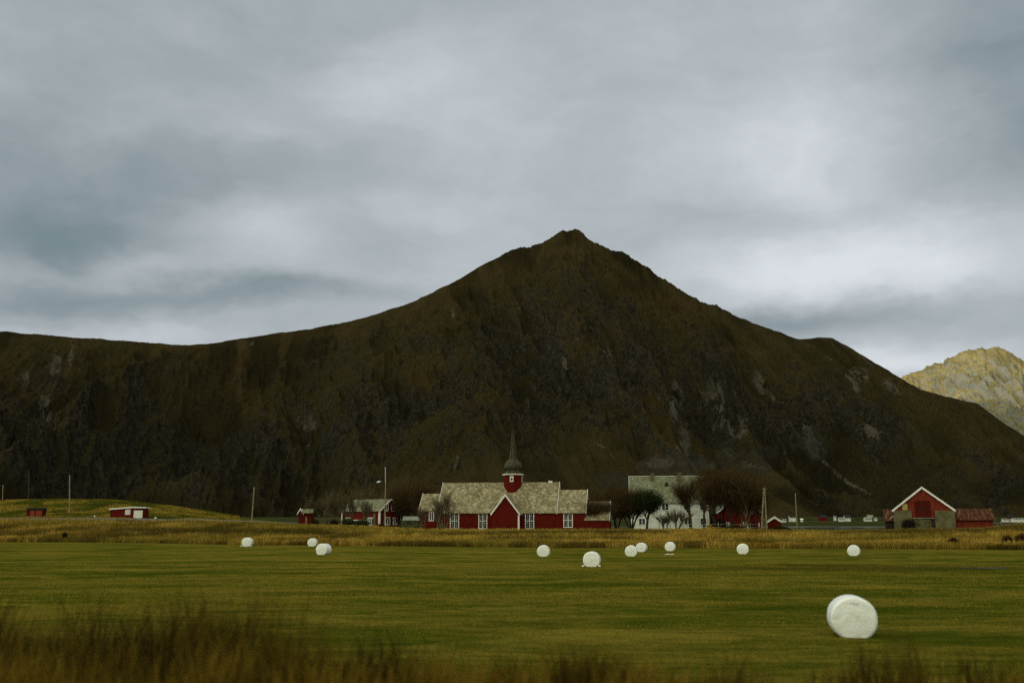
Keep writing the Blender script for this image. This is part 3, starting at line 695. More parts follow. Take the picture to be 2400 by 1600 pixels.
rs_, w_, h, r_, mp = gable_front('small_red_shed', 'small red shed with thick white gable boards right of the leaning pole pair', 'shed', 1800, 1831, 232, 1212.5, 1222.5, 5, 2.0, bw=.36, e=.15, rz=R(-12))
board(rs_, (-.04, -.04, -1), (.12, .01, h-.15), 'red_paint_dark')

# privy by the left trees
rs_, w_, h, r_, mp = gable_front('outhouse', 'narrow dark red outhouse with small gabled roof at the left edge of the bare trees', 'outhouse', 698.5, 708, 226, 1193, 1201, 2.8, g1(gp(703, 226).x, 226)-.1, bw=.26, wall='red_paint_dark', rz=R(0))
m = MB(); m.box((w_, .02, -1), (w_+2.1, 2.8, h-.1)); m.build('side_wall', M['red_paint_dark'], rs_)
m = MB(); A = [(w_/2, -.3, h+r_+.10), (w_+2.4, -.3, h+.05), (w_+2.4, 3.1, h+.05), (w_/2, 3.1, h+r_+.10)]; A = [(w_*.5, .0, h+r_+.06), (w_+2.4, .0, h+r_+.02), (w_+2.5, -.5, h-.05), (w_*.8, -.5, h-.05)]
m.face(A); m.face([(a[0], a[1], a[2]-.12) for a in A][::-1])
for i in range(4): m.face([A[i], (A[i][0], A[i][1], A[i][2]-.12), (A[(i+1) % 4][0], A[(i+1) % 4][1], A[(i+1) % 4][2]-.12), A[(i+1) % 4]])
m.build('lean_to_roof', M['slate_green'], rs_); board(rs_, (w_+.75, -.04, -.6), (w_+1.0, .01, 1.9), 'pole_wood', 'door_post')

# flat-roofed red shed on the left
Y = 249.0; p = at(309, 1216, Y); mp = Y/F*COSP; zb = g1(p.x, Y)-.15
fs = empty('flat_roofed_shed', (p.x, Y, zb), 0, label='long low red shed with white mono-pitch roof edge, white window and white door', cat='shed')
ht = zrow(1190.5, Y, zb); LL = (309-254)*mp
m = MB()
ht2 = zrow(1194.5, Y, zb)
m.face([(-LL, .9, -1), (0, 0, -1), (0, 0, ht), (-LL, .9, ht2)]); m.face([(0, 0, -1), (2.9, .6, -1), (2.9, .6, ht-.05), (0, 0, ht)])
m.face([(2.9, .6, -1), (2.2, 5, -1), (2.2, 5, ht-.1), (2.9, .6, ht-.05)]); m.face([(-LL, .9, -1), (-LL, .9, ht2), (-LL+.3, 5, ht2), (-LL+.3, 5, -1)]); m.face([(2.2, 5, -1), (-LL+.3, 5, -1), (-LL+.3, 5, ht2), (2.2, 5, ht-.1)])
m.build('wall', M['red_paint'], fs)
m = MB(); A = [(-LL-.25, .65, ht2), (0, -.25, ht), (3.15, .35, ht-.05), (2.5, 5.2, ht-.1), (-LL-.1, 5.2, ht2)]; B = [(a, b_, c+.32) for a, b_, c in A]
m.face(B); m.face(A[::-1])
for i in range(5): m.face([A[i], A[(i+1) % 5], B[(i+1) % 5], B[i]])
m.build('roof', M['white_paint'], fs)
def slanted(parent, name, a, b_, z0, z1, mt, t=.05):
    a = Vector((a[0], a[1], 0)); b_ = Vector((b_[0], b_[1], 0)); d = (b_-a); nn = Vector((d.y, -d.x, 0)).normalized()*t
    m = MB(); q = [a, b_, b_+nn, a+nn]; A = [(v.x, v.y, z0) for v in q]; B = [(v.x, v.y, z1) for v in q]
    m.face(A[::-1]); m.face(B)
    for i in range(4): m.face([A[i], A[(i+1) % 4], B[(i+1) % 4], B[i]])
    return m.build(name, M[mt], parent)
f1 = lambda x: (x, -x/LL*.9)
fo = slanted(fs, 'window', f1(-1.85), f1(-.5), zrow(1206, Y, zb), zrow(1194, Y, zb), 'white_paint', .05)
for a, b_ in ((-1.75, -1.25), (-1.08, -.6)): slanted(fo, 'shutter', (f1(a)[0], f1(a)[1]-.05), (f1(b_)[0], f1(b_)[1]-.05), zrow(1205, Y, zb), zrow(1195, Y, zb), 'metal_white', .015)
f2 = lambda x: (x, x/2.9*.6)
slanted(fs, 'door', f2(.35), f2(2.35), -.8, zrow(1196, Y, zb), 'white_paint', .06)

# bin hut, far left
Y = 252.0; p = at(61, 1216, Y); mp = Y/F*COSP; zb = g1(p.x, Y)-.1; bw_ = (99-61)*mp
bh = empty('storage_hut', (p.x, Y, zb), 0, label='tiny red board hut with black roof and two orange-red doors, far left on the grass', cat='hut')
hh = zrow(1195, Y, zb); m = MB(); m.box((0, 0, -1), (bw_, 1.8, hh)); m.build('wall', M['red_paint_dark'], bh)
for a, b_ in ((.9, 2.0), (2.35, bw_-.2)):
    m = MB()
    for q in range(4):
        x0 = a+(b_-a)*q/4; m.box((x0+.02, -.05, -.3), (x0+(b_-a)/4-.03, 0, hh-.1))
    m.build('door', M['red_paint_bright'], bh)
m = MB()
for s_, q0, q1 in ((0, -.15, bw_/2-.02), (1, bw_/2+.02, bw_+.15)):
    m.prism([(q0, hh), (q1, hh), (q1-.15, hh+.55), (q0+.3, hh+.55)], -.2, 2.0)
m.build('roof', M['black_roof'], bh)

# barn on the right
Y = 188.0; zb = 2.0
bn, w_, h, r_, mp = gable_front('barn', 'red timber barn with white gable edge, dark red loft door and bare concrete corner walls', 'barn', 2098, 2235, Y, 1144.5, 1195, 14, zb, wall='red_paint_faded', roof='rusty_sheet', bw=.30, e=.35, rz=-R(21), wk=math.cos(R(21)))
X = lambda q: (q-2098)*mp*math.cos(R(21)); Zr = lambda q: zrow(q, Y, zb)
def bbox(par, n, a, b_, r0, r1, mt, d0=-.05, d1=0.0): m = MB(); m.box((X(a), d0, Zr(r0)), (X(b_), d1, Zr(r1))); return m.build(n, M[mt], par)
bbox(bn, 'concrete_wall', 2096, 2139, 1250, 1196.3, 'concrete', -.30); bbox(bn, 'concrete_wall', 2192, 2238, 1250, 1197, 'concrete', -.30)
dr = bbox(bn, 'loft_door', 2147, 2183, 1213, 1174.5, 'red_paint_dark', -.09)
bbox(dr, 'door_rail', 2151, 2181, 1194.5, 1191.5, 'dark_wood', -.12, -.092)
bbox(bn, 'sill', 2141, 2190, 1215, 1213.3, 'grey_sheet', -.35)
bbox(bn, 'board', 2118, 2130, 1195.2, 1181, 'yellow_board', -.045)
bbox(bn, 'stone_wall', 2143, 2190, 1250, 1215.2, 'stone_mossy', -.12)
bbox(bn, 'dark_recess', 2183.5, 2192, 1250, 1216, 'dark_wood', -.20)
for k_i in range(9):
    bbox(bn, 'stone', 2150+3.1*(k_i % 4)+random.random()*3, 2160+6*(k_i % 4)+random.random()*3, 1236-5*(k_i//2)+1.4, 1234-5*(k_i//2)-1.2, 'concrete', -.17-.004*k_i, -.12)
m = MB(); bw2 = X(2323)-X(2239)
rl = empty('tmp2', (X(2239), 1.2, 0)); rl.parent = bn
m.box((0, 0, -1.2), (bw2, 6, Zr(1219))); m.build('shed_wall', M['red_paint_faded'], rl)
m = MB(); zl = Zr(1218.5); zh = Zr(1193); A = [(-.1, -.45, zl-.05), (bw2+.35, -.45, zl-.05), (bw2+.2, 3.2, zh), (-.1, 3.2, zh)]; B = [(a, b_, c+.08) for a, b_, c in A]
m.face(B); m.face(A[::-1])
for i in range(4): m.face([A[i], A[(i+1) % 4], B[(i+1) % 4], B[i]])
m.prism([(0, Zr(1219)), (bw2, Zr(1219)), (bw2, zh-.05), (0, zh-.05)], 3.25, 3.4); m.build('shed_roof', M['rusty_sheet'], rl)
board(rl, (bw2+.36, -.45, zl-.1), (bw2+.42, 0.2, zl+.2), 'pole_wood', 'gutter_end')
ll = empty('tmp3', (X(2071), 1.0, 0)); ll.parent = bn; lw = X(2096)-X(2071)
m = MB(); m.box((.3, 0, -1.2), (lw, 6, Zr(1221))); m.build('annex_wall', M['dark_wood'], ll)
m = MB(); zl = Zr(1221); zh = Zr(1194); A = [(0, -.4, zl), (lw, -.4, zl), (lw, 3, zh), (0, 3, zh)]; B = [(a, b_, c+.08) for a, b_, c in A]
m.face(B); m.face(A[::-1])
for i in range(4): m.face([A[i], A[(i+1) % 4], B[(i+1) % 4], B[i]])
m.prism([(.02, zl), (lw, zl), (lw, zh-.05), (.02, zh-.05)], 3.05, 3.2); m.build('annex_roof', M['rusty_sheet'], ll)
m = MB(); m.tube((X(2087)-X(2071), -.5, Zr(1216)), (lw-.05, -.5, Zr(1208)), .06, .06, 5); m.build('annex_trim', M['metal_white'], ll)
flatten(bn)

# low grey shed behind the church's left end
gs = house('grey_shed', 'low grey shed with pale roof edge tucked behind the left end of the church', 'shed', 946, 222, 3.6, 3.2, zrow(1219, 222, 2.6), .7, 0, 'stone_mossy', 'grey_sheet', 2.6, verges=False)

# farm houses on the far shore
def far_house(px, py, Y, wpx, hpx, wall, roof, lab, rz=0, group='houses on the far shore', wins=3):
    wall = 'white_wall' if wall == 'white_paint' else wall
    mp = Y/F*COSP; p = at(px, py, Y); gzv = g1(p.x, Y)
    o = empty('far_house', (p.x, Y, p.z), rz, label=lab, cat='house', group=group); L = wpx*mp; h = hpx*mp*.58; D = min(8, L*.7)
    wall_mb(L, D, h, hpx*mp*.42, z0=-abs(p.z-gzv)-2).build('wall', M[wall], o); roof_part(o, L, D, h, hpx*mp*.42, roof, th=.3, e=.5, o=.4)
    for i in range(wins):
        m = MB(); xx = L*(i+.7)/(wins+.4); m.box((xx-.6, -.08, h*.45), (xx+.6, 0, h*.45+1.3)); m.build('window', M['glass_dark'], o)
    return o
for a in ((1980, 1219, 1330, 14, 13, 'white_paint', 'black_roof', 'white two-storey house on the far shore with a dark roof, left of the barn'),
          (1967, 1220, 1325, 13, 7, 'white_paint', 'grey_sheet', 'low white building at the left side of the far white two-storey house'),
          (2028, 1220, 1330, 16, 8, 'white_paint', 'grey_sheet', 'small white house on the far shore beside a grey barn roof'),
          (2034, 1216, 1370, 13, 9, 'stone_mossy', 'grey_sheet', 'grey barn with pale roof just behind a small white house on the far shore'),
          (2050, 1217, 1350, 6, 4, 'white_paint', 'grey_sheet', 'tiny white shed on the far shore nearest to the red barn'),
          (1922, 1216, 1340, 17, 8, 'red_paint', 'black_roof', 'low dark red house on the far shore among dark trees'),
          (1955, 1213, 1360, 5, 4, 'white_paint', 'grey_sheet', 'tiny white hut between the far red house and the far white house'),
          (1851, 1216, 1320, 14, 9, 'white_wall', 'dark_wood', 'pale far-shore house with dark roof between the small red shed and thin pole'),
          (1877, 1220, 1310, 5, 5, 'white_paint', 'white_paint', 'tiny white hut on the far shore just right of the thin pole'),
          (1835, 1221, 1300, 8, 5, 'white_paint', 'grey_sheet', 'small white boathouse on the far shore right behind the small red shed'),
          (2364, 1217, 1320, 13, 11, 'red_paint', 'black_roof', 'dark red house on the far shore at the right edge of the picture'),
          (2352, 1219, 1300, 16, 3.5, 'white_paint', 'grey_sheet', 'long low white building in front of the far red house at the right edge'),
          (2376, 1218, 1290, 30, 4, 'white_wall', 'grey_sheet', 'long pale greenhouse-like building cut by the right edge of the picture')):
    far_house(*a[:7], a[7], wins=3 if a[3] > 12 else 1)

# ------------------------------------------------------------- poles
def pole(name, label, cat, pxt, pyt, pxb, pyb, Y, r=.14, mt='pole_wood', group=None, cap=True):
    b_ = at(pxb, pyb, Y); t_p = at(pxt, pyt, Y); gb = min(b_.z, g1(b_.x, Y)); q = b_+(b_-t_p)*((b_.z-gb+.3)/max(.1, t_p.z-b_.z))
    o = empty(name, q, 0, label=label, cat=cat, group=group)
    m = MB(); m.tube((0, 0, 0), t_p-q, r*1.15, r*.8, 8); m.build('pole', M[mt], o)
    if cap:
        m = MB(); v = t_p-q; m.tube(v+Vector((0, -.14, -.35)), v+Vector((0, -.14, -.1)), .07, .06, 6); m.tube(v+Vector((.0, -.2, -.38)), v+Vector((0, .15, -.38)), .03, .03, 4); m.build('insulator', M['metal_white' if mt != 'pole_dark' else 'dark_wood'], o)
    return o
UP = 'utility poles along the shore'
pole('utility_pole', 'short pale wooden pole at the far left edge above the grassy knoll', 'pole', 7, 1137, 6, 1170, 320, .13, group=UP)
pole('utility_pole', 'thin dark brown pole rising behind the knoll above the tiny hut', 'pole', 68.3, 1098, 66, 1176, 335, .14, 'pole_dark', group=UP)
pole('utility_pole', 'tall pale wooden pole between the tiny hut and the flat-roofed red shed', 'pole', 163.3, 1113, 162.8, 1209, 262, .17, group=UP)
pole('utility_pole', 'pale wooden pole leaning slightly right beside the road, left of the outhouse', 'pole', 596, 1141, 591, 1209, 250, .16, group=UP)
pole('utility_pole', 'single thin wooden pole between the small red shed and the rusty-roofed barn', 'pole', 1864, 1156, 1868.5, 1238, 240, .13, group=UP)
Y = 213.0
b1 = gp(1784.5, Y); b2 = gp(1797, Y); tp = at(1790.5, 1142.5, Y)
ap = empty('twin_pole', b1-Vector((0, 0, .3)), 0, label='pair of tall wooden poles joined at the top, forming a narrow A', cat='pole')
for q, off in ((b1, -.06), (b2, .12)):
    m = MB(); m.tube(q-b1, tp-b1+Vector((off, 0, .3)), .20, .14, 8); m.build('pole', M['pole_wood'], ap)
m = MB(); m.tube(tp-b1+Vector((-.35, -.2, -.1)), tp-b1+Vector((.45, -.2, -.1)), .07, .07, 5); m.build('bolt', M['pole_wood'], ap)
# street lamp and flag pole by the red farmhouse
Y = 222.0; bs = gp(901, Y); tp = at(904, 1127, Y)
sl_ = empty('street_lamp', bs-Vector((0, 0, .3)), 0, label='wooden street lamp pole with a small white lamp head on an arm to its left', cat='street lamp')
m = MB(); m.tube((0, 0, 0), tp-bs, .17, .11, 8); m.build('pole', M['pole_wood'], sl_)
hd = at(888, 1125.5, Y)-bs; m = MB(); m.tube(tp-bs+Vector((0, 0, -.5)), hd+Vector((.3, 0, 0)), .022, .022, 5); m.build('arm', M['dark_wood'], sl_)
m = MB(); m.lathe([(.02, -.5), (.15, -.35), (.19, 0), (.13, .3), (.03, .5)], (0, 0, 0), 8); lh = m.build('lamp_head', M['white_paint'], sl_, smooth=True); lh.location = hd; lh.rotation_euler = (0, math.pi/2-.2, 0)
pole('flagpole', 'slender white flagpole rising above the street lamp pole beside the red farmhouse', 'flagpole', 903.2, 1094, 903.2, 1225, 229, .06, 'white_paint', cap=False)

# small signs and posts
def sign(label, px, py, Y, kind):
    p = at(px, py, Y); gbz = g1(p.x, Y); o = empty('sign_post', (p.x, Y, gbz-.2), 0, label=label, cat='sign')
    m = MB(); m.tube((0, 0, 0), (0, 0, p.z-gbz+.2), .035, .035, 5); m.build('post', M['pole_wood'], o)
    m = MB()
    if kind == 'round':
        m.tube((0, -.06, p.z-gbz+.3), (0, -.02, p.z-gbz+.3), .20, .20, 16)
    else: m.box((-.32, -.06, p.z-gbz+.1), (.32, -.02, p.z-gbz+.27)); m.box((-.09, -.065, p.z-gbz-.1), (.09, -.015, p.z-gbz+.48))
    m.build('plate', M['white_paint'], o)
sign('small round white sign on a thin post left of the flat-roofed shed', 221.5, 1210, 243, 'round')
sign('small white cross-shaped marker right of the flat-roofed shed', 364.5, 1213, 243, 'cross')
for lab, px_, py_, Y, s_, mt_ in (('square grey stone gatepost in front of the red farmhouse', 877.5, 1203, 214, (.48, .45), 'concrete'), ('short pale concrete post in the tall grass by the road bend', 573, 1226, 222, (.3, .3), 'concrete')):
    p = at(px_, py_, Y); b_ = g1(p.x, Y); m = MB(); m.box((-s_[0]/2, -s_[1]/2, -.3), (s_[0]/2, s_[1]/2, p.z-b_)); m.box((-s_[0]/2-.03, -s_[1]/2-.03, p.z-b_), (s_[0]/2+.03, s_[1]/2+.03, p.z-b_+.08))
    o = m.build('stone_post', M[mt_], None, label=lab, cat='post'); o.location = (p.x, Y, b_)
def fence(label, pxs, Y, h_=1.3, wires=2):
    P0 = [gp(a, Y+random.uniform(-1, 1)) for a in pxs]; o = empty('fence', P0[0], 0, label=label, cat='fence')
    for p in P0:
        m = MB(); v = p-P0[0]; tl = random.uniform(-.08, .08); hp = h_*random.uniform(.85, 1.25); m.tube(v-Vector((0, 0, .2)), v+Vector((tl, 0, hp)), .075, .06, 6); m.build('post', M['pole_wood'], o)
    m = MB()
    for a, b_ in zip(P0[:-1], P0[1:]):
        for k in range(wires): zq = h_*(.5+.4*k); m.tube(a-P0[0]+Vector((0, -.07, zq)), b_-P0[0]+Vector((0, -.07, zq)), .012, .012, 3)
    m.build('wire', M['metal_white'], o)
fence('wire fence with weathered wooden posts in front of the white farmhouse trees', (1545, 1571.5, 1602, 1653, 1684, 1710.5, 1735, 1759, 1778), 205, 1.5)
fence('wire fence with low wooden posts on the green bank at the right edge', (2326, 2347, 2366, 2383, 2396, 2412), 222, 1.1)

# ------------------------------------------------------------- bales
def bale_mesh(r=.62, L=1.2, seed=0):
    nA, prof_ = 56, []
    for q in np.linspace(0, 1, 15): prof_.append((r*q*.86, -L/2-.035*math.cos(q*math.pi/2)))
    for a in np.linspace(0, 1, 8)[1:]: aa = a*math.pi/2; prof_.append((r*(.86+.14*math.sin(aa)), -L/2+.14*r*(1-math.cos(aa))*1.2))
    half = prof_[:]; full_ = half+[(a, y) for a, y in zip(np.full(6, r), np.linspace(-L/2+.12, L/2-.12, 8)[1:-1])]+[(a, -y) for a, y in half[::-1]]
    V = []; 
    for (a, y) in full_:
        th = np.arange(nA)*2*math.pi/nA
        rr_ = a*(1+.012*np.sin(3*th+seed)+.02*(fbm(np.cos(th)*2+5, np.sin(th)*2+y*2+seed+5, seed, 3)-.5)*(a/r))
        x = rr_*np.cos(th)*1.035; z = rr_*np.sin(th); zf = -r*.86; z = np.where(z < zf, zf+(z-zf)*.08, z); x = x*(1+.05*sstep(.1, -.8*1, z/r))
        V.append(np.stack([x, np.full(nA, y)+.03*(fbm(th*0+z*4+9, x*4+9, seed+3, 3)-.5), z-zf], -1))
    V = np.concatenate(V); nr = len(full_); Fs = []
    for i in range(nr-1):
        a = np.arange(nA); b_ = (a+1) % nA; Fs.append(np.stack([i*nA+a, i*nA+b_, (i+1)*nA+b_, (i+1)*nA+a], -1))
    return V, np.concatenate(Fs)
BG = 'white plastic-wrapped hay bales on the field'
BL = [(577, 1280, 150, 20.8, 0, 'white wrapped hay bale farthest left, a loose plastic flap at its foot', (1, 1)), (730.5, 1279.5, 152, 18.8, 0, 'small white wrapped hay bale just behind a larger one below the outhouse', None),
      (752, 1299, 108.5, 25.7, -17, 'white hay bale turned to show its long right side, before a smaller one', None), (1273, 1303, 103, 26, -7, 'white wrapped hay bale standing alone below the choir end of the church', None),
      (1386, 1327, 80, 35, -9, 'white hay bale with loose plastic scraps on both sides, nearest of the middle bales', (1, 1)), (1479, 1302.5, 104.5, 25, -9, 'left and nearer of two overlapping white hay bales', None),
      (1502, 1292.5, 121, 21.3, -18, 'right and farther of two overlapping white hay bales', None), (1570, 1290, 126, 20.8, -16, 'white hay bale below the white farmhouse, a plastic strip on the grass before it', None),
      (1741, 1297, 113, 24, -15, 'white wrapped hay bale on the field below the red house', None), (2001, 1301.5, 105, 24.5, -24, 'white wrapped hay bale on the far field, second from the right', None),
      (2006, 1492, 28.5, 92, -11, 'largest and nearest white wrapped hay bale, wrinkled and sagging, in the right foreground', None)]
for i, (px_, pyb, Yq, wpx, rot, lab, flap) in enumerate(BL):
    p = at(px_, pyb, Yq); d = ray(px_, pyb); k = (CAMZ-g1(p.x, Yq)-.02)/(-d.z); yb = k*d.y; xb = k*d.x
    big = i == 10; V, Fq = bale_mesh(.645, 1.2, i*3+1); o_ = empty('hay_bale', (xb, yb+.6, g1(xb, yb)-.03), R(rot), label=lab, cat='hay bale', group=BG); o_.scale = [wpx*yb/F/1.2]*3; o_.location.x += .6*o_.scale[0]*math.sin(-R(rot)); o_.location.y += .6*(o_.scale[0]-1)
    b_ = np_mesh('wrapped_body', V, Fq, M['bale_plastic'], o_, smooth=True)
    if flap:
        for s_ in (-1, 1):
            m = MB(); n = 5; pt = [(s_*(.55+.045*k2), -.62-.02*k2, .02+.09*abs(math.sin(k2*1.3+s_))) for k2 in range(n)]
            for a, c in zip(pt[:-1], pt[1:]): m.face([(a[0], a[1]-.12, a[2]), (c[0], c[1]-.14, c[2]), (c[0], c[1]+.12, c[2]+.08), (a[0], a[1]+.12, a[2]+.1)]); m.face([(a[0], a[1]+.12, a[2]+.09), (c[0], c[1]+.12, c[2]+.07), (c[0], c[1]-.14, c[2]-.01), (a[0], a[1]-.12, a[2]-.01)])
            m.build('loose_flap', M['bale_plastic'], o_)
    if big:
        m = MB(); pts = [(-.10+.035*q, -.652, 1.02+.012*math.sin(q*1.1)-.004*q) for q in range(8)]
        for a, c in zip(pts[:-1], pts[1:]): m.tube(a, c, .008, .008, 4)
        m.build('wrap_seam', M['grey_sheet'], o_)
def strip(label, px0, px1, py, w_=.25):
    ps = []
    for k in range(9):
        q = px0+(px1-px0)*k/8; d = ray(q, py+random.uniform(-.4, .4)); kk = CAMZ/(-d.z); ps.append((kk*d.x, kk*d.y))
    m = MB(); c = ps[4]; z0 = g1(*c)
    for (x0, y0), (x1, y1) in zip(ps[:-1], ps[1:]):
        h0, h1 = random.uniform(.06, .12), random.uniform(.06, .12); A = [(x0-c[0], y0-c[1]-w_, .03), (x1-c[0], y1-c[1]-w_, .03), (x1-c[0], y1-c[1]+w_, h1), (x0-c[0], y0-c[1]+w_, h0)]
        m.face(A); m.face([(a[0], a[1], a[2]-.01) for a in A][::-1])
    o = m.build('plastic_strip', M['metal_white'], None, label=label, cat='plastic strip'); o.location = (c[0], c[1], z0+.01)
strip('thin white strip of plastic on the grass below a farmhouse-side bale', 1558, 1579, 1300.5, .12)
pd = MB(); pts_ = [(1.9*math.cos(a)*(1+.15*math.sin(3*a)), .9*math.sin(a)) for a in [k*math.pi/10 for k in range(20)]]
pd.face([(x, y, 0) for x, y in pts_]); pq = gp(2299, 76.5); pdl = pd.build('puddle', M['water'], None, kind='structure'); pdl.location = (pq.x, pq.y, g1(pq.x, pq.y)+.05)

# ------------------------------------------------------------- shrubs, trees
def sliver_mesh(P, Dv, L, W, cols, seed=0):
    """thin upright-ish triangles: base point P, direction Dv"""
    r = np.random.default_rng(seed); n = len(P); side = np.cross(Dv, r.normal(size=(n, 3))); side /= np.linalg.norm(side, axis=1, keepdims=True)+1e-9
    A = P-side*W[:, None]/2; B = P+side*W[:, None]/2; C = P+Dv*L[:, None]
    V = np.stack([A, B, C], 1).reshape(-1, 3); Fq = np.arange(3*n).reshape(-1, 3); return V, Fq, np.repeat(cols, 3, axis=0)
def make_tree(name, label, cat, px, py_top, wpx, Y, kind='bare', group=None, lean=0.0, dens=1.0, base=None):
    r = np.random.default_rng(int(px*7+Y)); rnd = random.Random(int(px*13+py_top))
    b_ = gp(px, Y); mp = Y/F*COSP; H = CAMZ+(HOR-py_top)*mp-b_.z; Rw = wpx*mp/2*(1.35 if kind in ('bare', 'trunk') else 1.1); H *= 1.10 if kind in ('bare', 'trunk') else 1.0
    o = empty(name, b_, 0, label=label, cat=cat, group=group)
    m = MB(); tips = []
    def grow(p, d, L, rad, lev):
        n = 3; q = p
        for k in range(n):
            d = (d+Vector((rnd.gauss(0, .12), rnd.gauss(0, .12), .06))).normalized(); nq = q+d*(L/n); r1 = rad*(1-.22*(k+1)/n*1.3)
            m.tube(q, nq, rad*(1-.28*k/n), rad*(1-.28*(k+1)/n), 6 if lev < 2 else 4); q = nq
            if lev >= 1 or (stems > 1 and k > 0): tips.append((q.copy(), d.copy(), lev))
            if lev < (3 if kind in ('thin', 'pale') else 4) and (k > 0 or lev > 0):
                for _ in range(2 if lev < 3 else 1):
                    a = rnd.uniform(0, 2*math.pi); sp_ = rnd.uniform(.45, .95); nd = (d+Vector((math.cos(a), math.sin(a), .15))*sp_).normalized()
                    grow(q, nd, L*rnd.uniform(.55, .8), rad*.5, lev+1)
    stems = 1 if kind in ('trunk', 'evergreen') else rnd.choice((3, 4, 5))
    for s_ in range(stems):
        a = rnd.uniform(0, 2*math.pi); sp0 = .0 if stems == 1 else .45
        grow(Vector((math.cos(a)*.25*(stems > 1), math.sin(a)*.25*(stems > 1), -.2)), Vector((math.cos(a)*sp0+lean, math.sin(a)*sp0*.6, 1)).normalized(), H*(.42 if stems == 1 else .36), .055*H**.75 if stems == 1 else .035*H**.75, 0)
    # fit the skeleton into the crown's size
    vs = np.array(m.v); sx = Rw/max(.1, np.percentile(np.abs(vs[:, 0]-lean*H*.3), 97)); sz = H*.97/vs[:, 2].max()
    f_ = lambda v: np.stack([v[:, 0]*np.interp(v[:, 2]/vs[:, 2].max(), [0, .3], [1, sx]), v[:, 1]*min(1.2, sx), v[:, 2]*sz], -1)
    m.v = [tuple(q) for q in f_(vs)]
    m.build('trunk', M['bark_pale' if kind in ('pale', 'thin') or px == 1742 else 'bark'], o)
    T_ = f_(np.array([tuple(t[0]) for t in tips])); D_ = np.array([tuple(t[1]) for t in tips]); lev = np.array([t[2] for t in tips])
    keep = (lev >= (1 if kind == 'bare' else 2)) & (T_[:, 2] > H*{'evergreen': .20, 'bare': .08, 'trunk': .26, 'thin': .15, 'pale': .2}[kind]); T_ = T_[keep]; D_ = D_[keep]
    n = int({'bare': 19000, 'thin': 1700, 'pale': 500, 'trunk': 8000, 'evergreen': 13000}[kind]*dens*max(.5, Rw/3.0))
    idx = r.integers(0, len(T_), n); sc_ = {'evergreen': .5, 'bare': .6, 'trunk': .45}.get(kind, .3)
    P = T_[idx]+r.normal(size=(n, 3))*sc_*np.array([1, .8, .8]); Dv = D_[idx]*.6+r.normal(size=(n, 3))*.55+np.array([0, 0, .45]); Dv /= np.linalg.norm(Dv, axis=1, keepdims=True)
    P[:, 2] = np.clip(P[:, 2], .1, H)
    if kind == 'evergreen': L = r.uniform(.14, .34, n); W = r.uniform(.07, .15, n); c0_, c1_ = np.array((.010, .017, .005)), np.array((.026, .038, .009))
    else:
        L = r.uniform(.35, .95, n); W = r.uniform(.02, .045, n)*(1.2 if kind == 'bare' else .8); c0_, c1_ = np.array((.026, .0165, .0075)), np.array((.072, .045, .019))
        if kind == 'pale': c0_, c1_ = np.array((.05, .035, .016)), np.array((.12, .09, .04))
    q = r.random((n, 1)); cl_ = c0_*(1-q)+c1_*q
    if kind in ('bare', 'trunk'):
        gq = sstep(.75, 1.0, P[:, 2]/H)[:, None]*r.random((n, 1))*(.9 if px in (1684, 1712) else .3); cl_ = cl_*(1-gq)+np.array((.075, .055, .012))*gq
        lf = r.random(n) < .16; L = np.where(lf, r.uniform(.08, .16, n), L); W = np.where(lf, r.uniform(.06, .11, n), W); cl_[lf] = np.array((.09, .055, .018))
    V, Fq, cc = sliver_mesh(P, Dv, L, W, cl_, int(px))
    np_mesh('crown', V, Fq, M['twigs'], o, cols=cc)
    return o
TG = 'bare trees around the farm and church'
